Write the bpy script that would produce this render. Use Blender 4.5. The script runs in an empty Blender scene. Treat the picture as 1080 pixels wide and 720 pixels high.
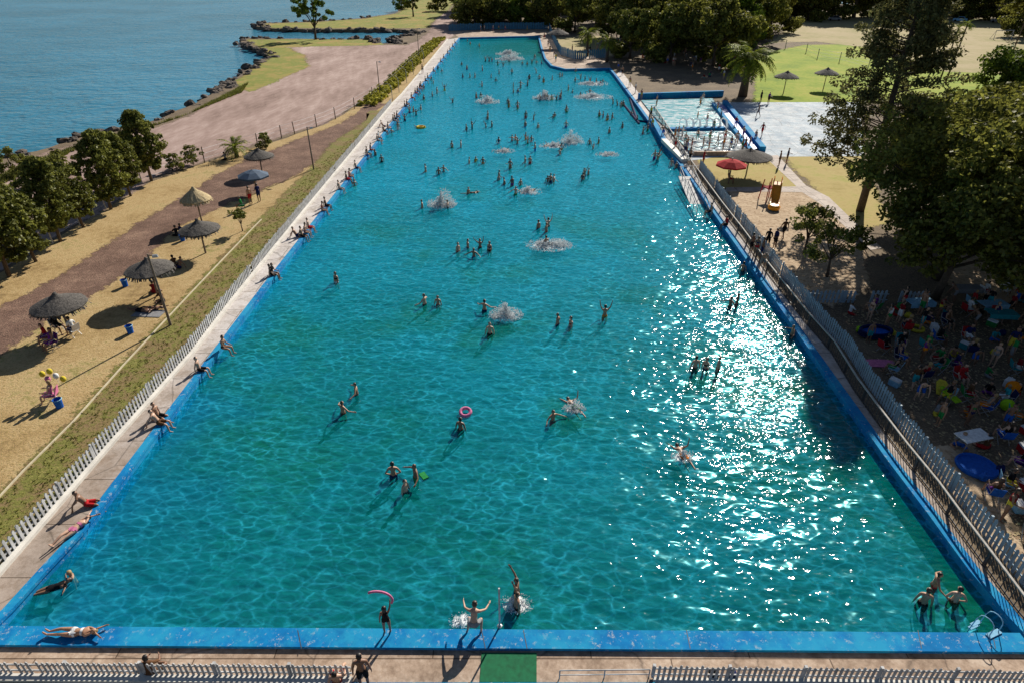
import bpy, math, random
import numpy as np
from mathutils import Vector, Matrix
from mathutils.geometry import tessellate_polygon

R = random.Random(7)
SC = bpy.context.scene
COL = SC.collection
rad = math.radians

# ------------------------------------------------------------------ survey frame
# the drone hangs 20 m above the deck (z = 0) and looks along +Y, tilted down
CAM_H, FPX, TILT = 20.0, 668.0, rad(31.6)
CT, ST = math.cos(TILT), math.sin(TILT)


def G(px, py, z=0.0):
    """ground coordinates (metres) of a surveyed spot of the 1080x720 photograph at height z"""
    u, v = (px - 540) / FPX, (py - 360) / FPX
    dx, dy, dz = u, CT - v * ST, -ST - v * CT
    t = (CAM_H - z) / -dz
    return Vector((dx * t, dy * t, z))


def HT(px, py, ptop, z=0.0):
    """height of something standing at px,py whose top is seen at row ptop"""
    b = G(px, py, z)
    return CAM_H - b.y * math.tan(TILT + math.atan((ptop - 360) / FPX)) - z


# ------------------------------------------------------------------ mesh builder
class MB:
    def __init__(s):
        s.v, s.f, s.m = [], [], []

    def quadface(s, pts, m=0):
        n = len(s.v)
        s.v += [tuple(p) for p in pts]
        s.f.append(tuple(range(n, n + len(pts))))
        s.m.append(m)

    def hexa(s, b, t, m=0):
        n = len(s.v)
        s.v += [tuple(p) for p in b] + [tuple(p) for p in t]
        k = len(b)
        s.f.append(tuple(range(n + k - 1, n - 1, -1)))
        s.f.append(tuple(range(n + k, n + 2 * k)))
        for i in range(k):
            j = (i + 1) % k
            s.f.append((n + i, n + j, n + k + j, n + k + i))
        s.m += [m] * (k + 2)

    def box(s, c, size, rz=0.0, m=0, taper=1.0, rx=0.0):
        hx, hy, hz = size[0] / 2, size[1] / 2, size[2] / 2
        M = Matrix.Rotation(rz, 3, 'Z') @ Matrix.Rotation(rx, 3, 'X')
        c = Vector(c)
        lo = [(-hx, -hy, -hz), (hx, -hy, -hz), (hx, hy, -hz), (-hx, hy, -hz)]
        hi = [(x * taper, y * taper, hz) for x, y, _ in lo]
        s.hexa([c + M @ Vector(p) for p in lo], [c + M @ Vector(p) for p in hi], m)

    def bar(s, a, b, w, h, m=0):
        a, b = Vector(a), Vector(b)
        d = (b - a).normalized()
        u = d.cross(Vector((0, 0, 1)))
        if u.length < 1e-4:
            u = Vector((1, 0, 0))
        u.normalize()
        w_ = u.cross(d)
        A = [a - u * w / 2 - w_ * h / 2, a + u * w / 2 - w_ * h / 2, a + u * w / 2 + w_ * h / 2, a - u * w / 2 + w_ * h / 2]
        s.hexa(A, [p + (b - a) for p in A], m)

    def tube(s, pts, radii, n=8, m=0, cap=True):
        pts = [Vector(p) for p in pts]
        if not hasattr(radii, '__len__'):
            radii = [radii] * len(pts)
        base = len(s.v)
        ref = Vector((0.3, 0.2, 1)).normalized()
        for i, p in enumerate(pts):
            d = (pts[min(i + 1, len(pts) - 1)] - pts[max(i - 1, 0)]).normalized()
            u = d.cross(ref)
            if u.length < 0.1:
                u = d.cross(Vector((1, 0, 0)))
            u.normalize()
            w = d.cross(u)
            for k in range(n):
                a = 2 * math.pi * k / n
                s.v.append(tuple(p + (u * math.cos(a) + w * math.sin(a)) * radii[i]))
        for i in range(len(pts) - 1):
            for k in range(n):
                a, b = base + i * n + k, base + i * n + (k + 1) % n
                s.f.append((a, b, b + n, a + n))
                s.m.append(m)
        if cap:
            s.f.append(tuple(base + k for k in range(n - 1, -1, -1)))
            s.f.append(tuple(base + (len(pts) - 1) * n + k for k in range(n)))
            s.m += [m, m]

    def lathe(s, c, prof, n=20, m=0, wob=0.0, rnd=None):
        c = Vector(c)
        base = len(s.v)
        for (r, z) in prof:
            for k in range(n):
                a = 2 * math.pi * k / n
                q = 1 + (rnd.uniform(-wob, wob) if rnd else 0)
                s.v.append((c.x + r * q * math.cos(a), c.y + r * q * math.sin(a), c.z + z))
        for i in range(len(prof) - 1):
            for k in range(n):
                a, b = base + i * n + k, base + i * n + (k + 1) % n
                s.f.append((a, b, b + n, a + n))
                s.m.append(m)

    def blob(s, c, r, rnd=None, wob=0.0, m=0, nu=8, nv=5, zs=1.0):
        c = Vector(c)
        base = len(s.v)
        for i in range(nv + 1):
            ph = math.pi * i / nv
            for k in range(nu):
                a = 2 * math.pi * k / nu
                q = r * (1 + (rnd.uniform(-wob, wob) if rnd and 0 < i < nv else 0))
                s.v.append((c.x + q * math.sin(ph) * math.cos(a), c.y + q * math.sin(ph) * math.sin(a), c.z - q * math.cos(ph) * zs))
        for i in range(nv):
            for k in range(nu):
                a, b = base + i * nu + k, base + i * nu + (k + 1) % nu
                s.f.append((a, b, b + nu, a + nu))
                s.m.append(m)

    def mesh(s, name, mats, smooth=False):
        me = bpy.data.meshes.new(name)
        me.from_pydata(s.v, [], s.f)
        for mt in (mats if isinstance(mats, (list, tuple)) else [mats]):
            me.materials.append(mt)
        if any(s.m):
            me.polygons.foreach_set('material_index', s.m)
        if smooth:
            me.polygons.foreach_set('use_smooth', [True] * len(me.polygons))
        me.update()
        return me

    def build(s, name, mats, parent=None, smooth=False):
        return link(name, s.mesh(name, mats, smooth), parent)


def link(name, me, parent=None):
    o = bpy.data.objects.new(name, me)
    COL.objects.link(o)
    if parent is not None:
        o.parent = parent
    return o


def thing(name, label, cat, loc=(0, 0, 0), rz=0.0, group=None):
    o = link(name, None)
    o.location = loc
    o.rotation_euler = (0, 0, rz)
    return tag(o, label, cat, group)


def tag(o, label=None, cat=None, group=None, kind=None):
    if label:
        o['label'] = label
    if cat:
        o['category'] = cat
    if group:
        o['group'] = group
    if kind:
        o['kind'] = kind
    return o


def struct(o, label, cat):
    return tag(o, label, cat, None, 'structure')


def dup(o, loc=None, rz=None, label=None, scale=None):
    r = o.copy()
    COL.objects.link(r)
    for ch in list(o.children):
        c = ch.copy()
        COL.objects.link(c)
        c.parent = r
        for g in ch.children:
            d = g.copy()
            COL.objects.link(d)
            d.parent = c
    if loc is not None:
        r.location = loc
    if rz is not None:
        r.rotation_euler = (0, 0, rz)
    if scale is not None:
        r.scale = (scale,) * 3
    if label:
        r['label'] = label
    return r


# ------------------------------------------------------------------ materials
class NT:
    def __init__(s, name):
        s.mat = bpy.data.materials.new(name)
        s.mat.use_nodes = True
        s.t = s.mat.node_tree
        s.t.nodes.clear()
        s.out = s.t.nodes.new('ShaderNodeOutputMaterial')
        s._pos = None

    def n(s, typ, **kw):
        nd = s.t.nodes.new(typ)
        for k, v in kw.items():
            if k.startswith('i_'):
                key = k[2:].replace('_', ' ')
                if key in nd.inputs:
                    nd.inputs[key].default_value = v
            else:
                setattr(nd, k, v)
        return nd

    def l(s, a, b):
        s.t.links.new(a, b)

    def pos(s):
        if s._pos is None:
            s._pos = s.n('ShaderNodeNewGeometry').outputs['Position']
        return s._pos

    def mapped(s, scale=(1, 1, 1), rot=0.0, src=None):
        m = s.n('ShaderNodeMapping')
        m.inputs['Scale'].default_value = scale
        m.inputs['Rotation'].default_value = (0, 0, rot)
        s.l(src or s.pos(), m.inputs['Vector'])
        return m.outputs['Vector']

    def noise(s, scale, detail=4, rough=0.55, vec=None, dist=0.0):
        nd = s.n('ShaderNodeTexNoise')
        nd.inputs['Scale'].default_value = scale
        nd.inputs['Detail'].default_value = detail
        nd.inputs['Roughness'].default_value = rough
        nd.inputs['Distortion'].default_value = dist
        s.l(vec or s.pos(), nd.inputs['Vector'])
        return nd.outputs['Fac']

    def ramp(s, fac, stops, interp='LINEAR'):
        nd = s.n('ShaderNodeValToRGB')
        nd.color_ramp.interpolation = interp
        e = nd.color_ramp.elements
        while len(e) < len(stops):
            e.new(0.5)
        for k, (p, c) in enumerate(stops):
            e[k].position = p
            e[k].color = (c[0], c[1], c[2], 1) if hasattr(c, '__len__') else (c, c, c, 1)
        s.l(fac, nd.inputs['Fac'])
        return nd.outputs['Color']

    def mix(s, fac, a, b, mode='MIX'):
        nd = s.n('ShaderNodeMix', data_type='RGBA', blend_type=mode)
        for sock, v in ((nd.inputs[0], fac), (nd.inputs[6], a), (nd.inputs[7], b)):
            if hasattr(v, 'is_output') or isinstance(v, bpy.types.NodeSocket):
                s.l(v, sock)
            elif hasattr(v, '__len__'):
                sock.default_value = (v[0], v[1], v[2], 1)
            else:
                sock.default_value = v
        return nd.outputs[2]

    def math(s, op, a, b=0.0):
        nd = s.n('ShaderNodeMath', operation=op)
        for i, v in enumerate((a, b)):
            if isinstance(v, bpy.types.NodeSocket):
                s.l(v, nd.inputs[i])
            else:
                nd.inputs[i].default_value = v
        return nd.outputs[0]

    def bump(s, h, strength=0.3, dist=0.1, normal=None):
        nd = s.n('ShaderNodeBump')
        nd.inputs['Strength'].default_value = strength
        nd.inputs['Distance'].default_value = dist
        s.l(h, nd.inputs['Height'])
        if normal:
            s.l(normal, nd.inputs['Normal'])
        return nd.outputs['Normal']

    def pr(s, color, rough=0.8, normal=None, **kw):
        b = s.n('ShaderNodeBsdfPrincipled')
        if isinstance(color, bpy.types.NodeSocket):
            s.l(color, b.inputs['Base Color'])
        else:
            b.inputs['Base Color'].default_value = (*color, 1)
        if isinstance(rough, bpy.types.NodeSocket):
            s.l(rough, b.inputs['Roughness'])
        else:
            b.inputs['Roughness'].default_value = rough
        for k, v in kw.items():
            b.inputs[k.replace('_', ' ')].default_value = v
        if normal:
            s.l(normal, b.inputs['Normal'])
        s.l(b.outputs[0], s.out.inputs['Surface'])
        return b


def simple(name, col, rough=0.6, var=0.18, vs=3.0, bump=0.0, bs=20.0, **kw):
    t = NT(name)
    n = t.noise(vs, 4)
    lo = tuple(c * (1 - var) for c in col)
    hi = tuple(min(1, c * (1 + var)) for c in col)
    c = t.ramp(n, [(0.3, lo), (0.7, hi)])
    nm = t.bump(t.noise(bs, 3), bump, 0.02) if bump else None
    t.pr(c, rough, nm, **kw)
    return t.mat


def earth(name, cols, s1=0.25, s2=3.0, bump=0.5, bd=0.05, stretch=None, rot=0.0, speck=None, fine=9.0, soft=False):
    """soil or turf: broad patches, clods, specks"""
    t = NT(name)
    v = t.mapped(stretch, rot) if stretch else t.pos()
    a = t.noise(s1, 6, 0.62, v)
    b = t.noise(s2, 5, 0.65, v)
    f = t.math('ADD', t.math('MULTIPLY', a, 0.62), t.math('MULTIPLY', b, 0.38))
    k = len(cols)
    c = t.ramp(f, [(0.36 + 0.28 * i / max(1, k - 1), cc) for i, cc in enumerate(cols)])
    if speck:
        sp = t.noise(fine, 2, 0.6)
        c = t.mix(t.ramp(sp, [(0.52, 0), (0.66, 1)]), c, speck)
    nm = t.bump(t.noise(fine, 4, 0.7), bump, bd)
    b_ = t.pr(c, 0.95, nm)
    b_.inputs['Specular IOR Level'].default_value = 0.2
    if soft:
        # the cover thins out in tufts towards the rim
        at_ = t.n('ShaderNodeAttribute', attribute_name='cover')
        nz = t.math('ADD', t.math('MULTIPLY', t.noise(1.3, 6, 0.75), 0.7), t.math('MULTIPLY', t.noise(6.0, 3, 0.6), 0.3))
        e = t.math('ADD', at_.outputs['Fac'], t.math('MULTIPLY', t.math('SUBTRACT', nz, 0.5), 2.6))
        fac = t.ramp(e, [(0.40, 0), (0.62, 1)])
        tr = t.n('ShaderNodeBsdfTransparent')
        mx = t.n('ShaderNodeMixShader')
        t.l(fac, mx.inputs[0])
        t.l(tr.outputs[0], mx.inputs[1])
        t.l(b_.outputs[0], mx.inputs[2])
        t.l(mx.outputs[0], t.out.inputs['Surface'])
    return t.mat


M = {}
M['ground'] = earth('brown_earth', [(0.10, 0.075, 0.05), (0.16, 0.12, 0.08), (0.24, 0.18, 0.115)], 0.3, 2.5, speck=(0.3, 0.23, 0.15))
M['straw'] = earth('dry_straw_turf', [(0.24, 0.155, 0.07), (0.43, 0.295, 0.135), (0.53, 0.385, 0.195), (0.27, 0.25, 0.08)], 0.22, 2.4, 0.8, 0.06, speck=(0.30, 0.22, 0.08))
M['track'] = earth('brown_track_soil', [(0.13, 0.075, 0.055), (0.225, 0.135, 0.10), (0.36, 0.23, 0.165)], 0.4, 2.2, 1.0, 0.09, speck=(0.13, 0.09, 0.065), soft=True)
M['verge'] = earth('patchy_verge_turf', [(0.20, 0.125, 0.07), (0.27, 0.19, 0.09), (0.19, 0.20, 0.045), (0.34, 0.28, 0.10)], 0.55, 3.5, 0.8, 0.06, speck=(0.14, 0.13, 0.03), soft=True)
M['lot'] = earth('pink_gravel', [(0.21, 0.14, 0.115), (0.38, 0.27, 0.235), (0.56, 0.43, 0.385)], 0.14, 1.1, 0.4, 0.05, (1, 0.28, 1), -0.35, speck=(0.37, 0.27, 0.22), fine=5, soft=True)
M['shore'] = earth('shore_rubble', [(0.13, 0.10, 0.08), (0.22, 0.17, 0.12), (0.32, 0.25, 0.18)], 0.5, 3.0, 1.0, 0.2, speck=(0.1, 0.085, 0.06), fine=4)
M['bank'] = earth('bank_turf', [(0.42, 0.25, 0.11), (0.34, 0.28, 0.08), (0.20, 0.24, 0.045), (0.40, 0.30, 0.13)], 0.16, 0.9, 0.7, 0.08, soft=True)
M['lawn'] = earth('green_lawn', [(0.13, 0.22, 0.012), (0.26, 0.34, 0.02), (0.40, 0.38, 0.06)], 0.15, 1.5, 0.4, 0.04, soft=True)
M['drylawn'] = earth('dry_lawn', [(0.36, 0.28, 0.09), (0.46, 0.36, 0.14), (0.34, 0.33, 0.08)], 0.3, 2.0, 0.4, 0.04, soft=True)
M['sand'] = earth('play_sand', [(0.40, 0.29, 0.19), (0.52, 0.39, 0.26), (0.62, 0.49, 0.34)], 0.7, 3.5, 0.8, 0.08, speck=(0.34, 0.23, 0.14), fine=3, soft=True)
M['court'] = earth('court_soil', [(0.26, 0.25, 0.08), (0.40, 0.33, 0.17), (0.46, 0.37, 0.22)], 0.08, 0.8, 0.3, 0.04, soft=True)


SOFT = {M[k].name for k in ('track', 'lot', 'bank', 'lawn', 'drylawn', 'sand', 'court', 'verge')}


def concrete(name, cols, slab=2.6, stain=(0.2, 0.14, 0.09), amt=0.5):
    t = NT(name)
    a = t.noise(0.6, 7, 0.7)
    b = t.noise(5, 5, 0.7)
    f = t.math('ADD', t.math('MULTIPLY', a, 0.6), t.math('MULTIPLY', b, 0.4))
    c = t.ramp(f, [(0.38, cols[0]), (0.5, cols[1]), (0.62, cols[2])])
    st = t.ramp(t.noise(0.9, 6, 0.75, dist=0.6), [(0.5, 0), (0.68, amt)])
    c = t.mix(st, c, stain)
    br = t.n('ShaderNodeTexBrick')
    br.inputs['Scale'].default_value = 1.0
    br.inputs['Brick Width'].default_value = slab * 1.7
    br.inputs['Row Height'].default_value = slab
    br.inputs['Mortar Size'].default_value = 0.022
    br.inputs['Color1'].default_value = (1, 1, 1, 1)
    br.inputs['Color2'].default_value = (0.86, 0.86, 0.86, 1)
    br.inputs['Mortar'].default_value = (0.28, 0.25, 0.22, 1)
    t.l(t.pos(), br.inputs['Vector'])
    c = t.mix(1.0, c, br.outputs['Color'], 'MULTIPLY')
    vor = t.n('ShaderNodeTexVoronoi', feature='DISTANCE_TO_EDGE')
    vor.inputs['Scale'].default_value = 0.35
    t.l(t.mix(0.25, t.pos(), t.n('ShaderNodeTexNoise').outputs['Color']), vor.inputs['Vector'])
    cr = t.ramp(vor.outputs['Distance'], [(0.0, 0.35), (0.012, 1)])
    c = t.mix(0.7, c, cr, 'MULTIPLY')
    t.pr(c, 0.85, t.bump(b, 0.35, 0.03))
    return t.mat


M['deck_pale'] = concrete('pale_deck_concrete', [(0.42, 0.38, 0.34), (0.62, 0.57, 0.54), (0.74, 0.70, 0.68)], stain=(0.34, 0.26, 0.19), amt=0.6)
M['deck_worn'] = concrete('worn_deck_concrete', [(0.28, 0.195, 0.135), (0.46, 0.335, 0.245), (0.62, 0.49, 0.38)], 3.1, stain=(0.20, 0.12, 0.075), amt=0.7)
def deckmix():
    mt = concrete('pool_deck_concrete', [(0.42, 0.38, 0.34), (0.62, 0.57, 0.54), (0.74, 0.70, 0.68)], stain=(0.34, 0.26, 0.19), amt=0.6)
    nt = mt.node_tree
    pr = [n for n in nt.nodes if n.type == 'BSDF_PRINCIPLED'][0]
    src = pr.inputs['Base Color'].links[0].from_socket
    g = nt.nodes.new('ShaderNodeNewGeometry')
    sp = nt.nodes.new('ShaderNodeSeparateXYZ')
    nt.links.new(g.outputs['Position'], sp.inputs[0])
    nz = nt.nodes.new('ShaderNodeTexNoise')
    nz.inputs['Scale'].default_value = 0.8
    nz.inputs['Detail'].default_value = 6
    nt.links.new(g.outputs['Position'], nz.inputs['Vector'])
    md = nt.nodes.new('ShaderNodeMath')
    md.operation = 'MULTIPLY_ADD'
    md.inputs[1].default_value = 26
    nt.links.new(nz.outputs['Fac'], md.inputs[0])
    nt.links.new(sp.outputs['Y'], md.inputs[2])
    mr = nt.nodes.new('ShaderNodeMapRange')
    mr.inputs['From Min'].default_value = 34
    mr.inputs['From Max'].default_value = 48
    mr.inputs['To Min'].default_value = 0.85
    mr.inputs['To Max'].default_value = 0.0
    nt.links.new(md.outputs[0], mr.inputs['Value'])
    mx = nt.nodes.new('ShaderNodeMix')
    mx.data_type = 'RGBA'
    mx.blend_type = 'MULTIPLY'
    mx.inputs[7].default_value = (0.62, 0.52, 0.43, 1)
    nt.links.new(mr.outputs[0], mx.inputs[0])
    nt.links.new(src, mx.inputs[6])
    nt.links.new(mx.outputs[2], pr.inputs['Base Color'])
    return mt


M['deck_pale'] = deckmix()
M['plaza'] = concrete('wet_plaza_concrete', [(0.20, 0.30, 0.40), (0.42, 0.50, 0.56), (0.68, 0.72, 0.74)], 4.0, stain=(0.5, 0.36, 0.32), amt=0.3)
M['path'] = concrete('path_concrete', [(0.42, 0.34, 0.29), (0.52, 0.44, 0.38), (0.6, 0.52, 0.46)], 2.0)
M['kerb'] = simple('white_kerb_paint', (0.72, 0.69, 0.63), 0.7, 0.15, 1.5, 0.2)
M['white'] = simple('white_picket_paint', (0.50, 0.50, 0.50), 0.8, 0.35, 2.5)
M['bluewhite'] = simple('blue_grey_picket_paint', (0.32, 0.42, 0.50), 0.6, 0.2, 2.0)
M['rope'] = simple('pale_edging', (0.62, 0.54, 0.38), 0.8)


def bluepaint():
    t = NT('pool_blue_paint')
    a = t.noise(1.3, 6, 0.7)
    c = t.ramp(a, [(0.35, (0.002, 0.15, 0.40)), (0.55, (0.003, 0.20, 0.50)), (0.7, (0.01, 0.28, 0.56))])
    chip = t.ramp(t.noise(5, 6, 0.8), [(0.575, 0), (0.61, 1)])
    c = t.mix(t.math('MULTIPLY', chip, 0.75), c, (0.45, 0.5, 0.52))
    wear = t.ramp(t.noise(0.45, 6, 0.7), [(0.44, 0), (0.60, 0.85)])
    c = t.mix(wear, c, (0.02, 0.33, 0.56))
    b_ = t.pr(c, 0.85, t.bump(a, 0.3, 0.02))
    b_.inputs['Specular IOR Level'].default_value = 0.15
    return t.mat


M['blue'] = bluepaint()


def poolfloor():
    t = NT('painted_pool_floor')
    p = t.pos()
    a = t.noise(0.07, 4, 0.6)
    b = t.noise(0.8, 5, 0.65)
    sep = t.n('ShaderNodeSeparateXYZ')
    t.l(p, sep.inputs[0])
    # paint: blue-cyan; algae film: green in the middle of the near half and the far right corner
    cx = t.math('ABSOLUTE', t.math('ADD', sep.outputs['X'], 2.0))
    edge = t.math('MULTIPLY', cx, 1 / 16.0)
    y = t.math('MULTIPLY', sep.outputs['Y'], 1 / 110.0)
    f = t.math('ADD', t.math('ADD', t.math('MULTIPLY', edge, 0.34), t.math('MULTIPLY', y, 0.42)), t.math('MULTIPLY', t.math('SUBTRACT', a, 0.5), 1.7))
    c = t.ramp(f, [(0.10, (0.01, 0.64, 0.42)), (0.32, (0.012, 0.74, 0.66)), (0.55, (0.012, 0.80, 0.95)), (0.85, (0.03, 0.90, 1.0))])
    gp = t.ramp(t.noise(0.11, 4, 0.6), [(0.5, 0), (0.62, 0.7)])
    c = t.mix(t.math('MULTIPLY', gp, t.ramp(t.math('MULTIPLY', sep.outputs['Y'], 1 / 80.0), [(0.5, 1), (1.0, 0)])), c, (0.02, 0.62, 0.28))
    # far green corner
    d = t.n('ShaderNodeVectorMath', operation='DISTANCE')
    d.inputs[1].default_value = (9, 172, -1.5)
    t.l(p, d.inputs[0])
    g = t.ramp(t.math('MULTIPLY', d.outputs['Value'], 1 / 34.0), [(0.35, 1), (0.95, 0)])
    c = t.mix(g, c, (0.02, 0.34, 0.16))
    dk = t.ramp(b, [(0.40, 0.80), (0.6, 1.0)])
    c = t.mix(0.8, c, dk, 'MULTIPLY')
    sp = t.ramp(t.noise(0.55, 3, 0.5), [(0.67, 0), (0.75, 0.55)])
    c = t.mix(sp, c, (0.01, 0.10, 0.09))
    t.pr(c, 0.9)
    return t.mat


M['floor'] = poolfloor()


def water(name, body, tint, fac_body, s1, s2, strength, net=True, rough=0.05, rot=0.2):
    t = NT(name)
    v = t.mapped((0.75, 1.25, 1), rot)
    w1 = t.noise(s1, 1.0, 0.4, v, 0.25)
    w2 = t.noise(s2, 0.0, 0.5, v, 0.3)
    w0 = t.noise(s1 * 0.22, 2, 0.5, v)
    h = t.math('ADD', t.math('ADD', t.math('MULTIPLY', w1, 1.0), t.math('MULTIPLY', w2, 0.42)), t.math('MULTIPLY', w0, 1.6))
    nm = t.bump(h, strength, 0.30)
    fr = t.n('ShaderNodeFresnel')
    fr.inputs['IOR'].default_value = 1.33
    t.l(nm, fr.inputs['Normal'])
    gl = t.n('ShaderNodeBsdfGlossy')
    gl.inputs['Roughness'].default_value = rough
    gl.inputs['Color'].default_value = (0.95, 0.97, 1, 1)
    t.l(nm, gl.inputs['Normal'])
    df = t.n('ShaderNodeBsdfDiffuse')
    t.l(nm, df.inputs['Normal'])
    if net:
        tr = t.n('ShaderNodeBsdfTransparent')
        # caustic light net painted into the see-through tint as a cell pattern
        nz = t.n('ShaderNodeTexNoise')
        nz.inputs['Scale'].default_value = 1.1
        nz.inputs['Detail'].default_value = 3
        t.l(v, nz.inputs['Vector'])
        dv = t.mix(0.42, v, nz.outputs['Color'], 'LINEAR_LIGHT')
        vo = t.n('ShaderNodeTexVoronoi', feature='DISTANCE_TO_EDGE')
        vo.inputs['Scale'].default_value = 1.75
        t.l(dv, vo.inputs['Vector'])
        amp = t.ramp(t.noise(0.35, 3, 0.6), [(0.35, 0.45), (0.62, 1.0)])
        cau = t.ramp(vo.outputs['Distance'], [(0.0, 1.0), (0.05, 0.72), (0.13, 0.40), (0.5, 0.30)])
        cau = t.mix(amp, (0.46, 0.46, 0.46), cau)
        # painted net lifted past full brightness to imitate focused light
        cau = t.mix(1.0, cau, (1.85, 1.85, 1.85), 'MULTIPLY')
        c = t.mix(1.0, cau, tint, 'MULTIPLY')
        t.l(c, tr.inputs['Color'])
        cb = t.mix(1.0, t.ramp(h, [(1.1, (0.7,) * 3), (1.9, (1.0,) * 3)]) if False else t.ramp(w1, [(0.35, (0.78,) * 3), (0.65, (1.0,) * 3)]), body, 'MULTIPLY')
        # the silt in the water turns from green to clear blue towards the far end
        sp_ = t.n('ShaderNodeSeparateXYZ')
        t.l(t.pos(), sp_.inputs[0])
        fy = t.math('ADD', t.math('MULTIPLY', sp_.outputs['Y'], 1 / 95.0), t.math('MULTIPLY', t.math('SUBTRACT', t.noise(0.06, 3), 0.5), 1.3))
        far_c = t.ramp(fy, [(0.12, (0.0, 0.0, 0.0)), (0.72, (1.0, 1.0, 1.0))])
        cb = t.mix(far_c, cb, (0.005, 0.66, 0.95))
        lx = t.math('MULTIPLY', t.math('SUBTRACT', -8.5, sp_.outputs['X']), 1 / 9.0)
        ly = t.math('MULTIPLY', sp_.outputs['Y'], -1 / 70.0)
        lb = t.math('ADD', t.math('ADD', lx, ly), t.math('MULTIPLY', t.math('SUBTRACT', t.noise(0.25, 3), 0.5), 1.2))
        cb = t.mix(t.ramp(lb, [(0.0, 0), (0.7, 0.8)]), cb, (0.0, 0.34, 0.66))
        gpt = t.ramp(t.noise(0.11, 4, 0.6), [(0.5, 0), (0.62, 0.75)])
        cb = t.mix(t.math('MULTIPLY', gpt, t.ramp(t.math('MULTIPLY', sp_.outputs['Y'], 1 / 80.0), [(0.5, 1), (1.0, 0)])), cb, (0.005, 0.36, 0.16))
        d_ = t.n('ShaderNodeVectorMath', operation='DISTANCE')
        d_.inputs[1].default_value = (9, 172, -.36)
        t.l(t.pos(), d_.inputs[0])
        cb = t.mix(t.ramp(t.math('MULTIPLY', d_.outputs['Value'], 1 / 34.0), [(0.35, 0.9), (0.95, 0)]), cb, (0.02, 0.36, 0.2))
        t.l(cb, df.inputs['Color'])
        m1 = t.n('ShaderNodeMixShader')
        m1.inputs[0].default_value = fac_body
        t.l(tr.outputs[0], m1.inputs[1])
        t.l(df.outputs[0], m1.inputs[2])
        base = m1.outputs[0]
    else:
        c = t.ramp(t.noise(0.02, 4, 0.6), [(0.4, body), (0.6, tint)])
        t.l(c, df.inputs['Color'])
        base = df.outputs[0]
    m2 = t.n('ShaderNodeMixShader')
    t.l(t.math('MULTIPLY', fr.outputs[0], 0.32 if net else 0.6), m2.inputs[0])
    t.l(base, m2.inputs[1])
    t.l(gl.outputs[0], m2.inputs[2])
    t.l(m2.outputs[0], t.out.inputs['Surface'])
    return t.mat


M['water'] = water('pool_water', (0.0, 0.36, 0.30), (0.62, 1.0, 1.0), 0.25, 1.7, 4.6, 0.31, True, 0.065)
M['lake'] = water('lake_water', (0.035, 0.185, 0.28), (0.055, 0.25, 0.38), 1.0, 0.55, 1.7, 0.85, False, 0.14, 0.5)


def foam():
    t = NT('white_foam')
    n = t.noise(3.0, 5, 0.7)
    c = t.ramp(n, [(0.4, (0.88, 0.93, 0.95)), (0.6, (0.95, 0.96, 0.96))])
    d = t.n('ShaderNodeBsdfDiffuse')
    tl = t.n('ShaderNodeBsdfTranslucent')
    t.l(c, d.inputs['Color'])
    t.l(c, tl.inputs['Color'])
    mx = t.n('ShaderNodeMixShader')
    mx.inputs[0].default_value = 0.5
    t.l(d.outputs[0], mx.inputs[1])
    t.l(tl.outputs[0], mx.inputs[2])
    t.l(mx.outputs[0], t.out.inputs['Surface'])
    return t.mat


M['foam'] = foam()


def foamsheet():
    t = NT('broken_white_foam')
    tc = t.n('ShaderNodeTexCoord')
    n = t.noise(2.6, 7, 0.72, None, 0.6)
    ln = t.n('ShaderNodeVectorMath', operation='LENGTH')
    t.l(tc.outputs['Object'], ln.inputs[0])
    m_ = t.ramp(t.math('SUBTRACT', n, t.math('MULTIPLY', t.math('POWER', ln.outputs['Value'], 1.6), 0.26)), [(0.33, 0), (0.47, 0.95)])
    df = t.n('ShaderNodeBsdfDiffuse')
    df.inputs['Color'].default_value = (0.95, 0.97, 0.98, 1)
    tr = t.n('ShaderNodeBsdfTransparent')
    mx = t.n('ShaderNodeMixShader')
    t.l(m_, mx.inputs[0])
    t.l(tr.outputs[0], mx.inputs[1])
    t.l(df.outputs[0], mx.inputs[2])
    t.l(mx.outputs[0], t.out.inputs['Surface'])
    return t.mat


M['foamsheet'] = foamsheet()


def foamwater():
    t = NT('foaming_shallow_water')
    n = t.noise(1.1, 6, 0.7, t.mapped((0.5, 1.6, 1), 0.1), 0.8)
    c = t.ramp(n, [(0.42, (0.02, 0.36, 0.44)), (0.5, (0.2, 0.55, 0.62)), (0.56, (0.8, 0.86, 0.88))])
    t.pr(c, 0.2, t.bump(n, 0.5, 0.1))
    return t.mat


M['foamwater'] = foamwater()


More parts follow.
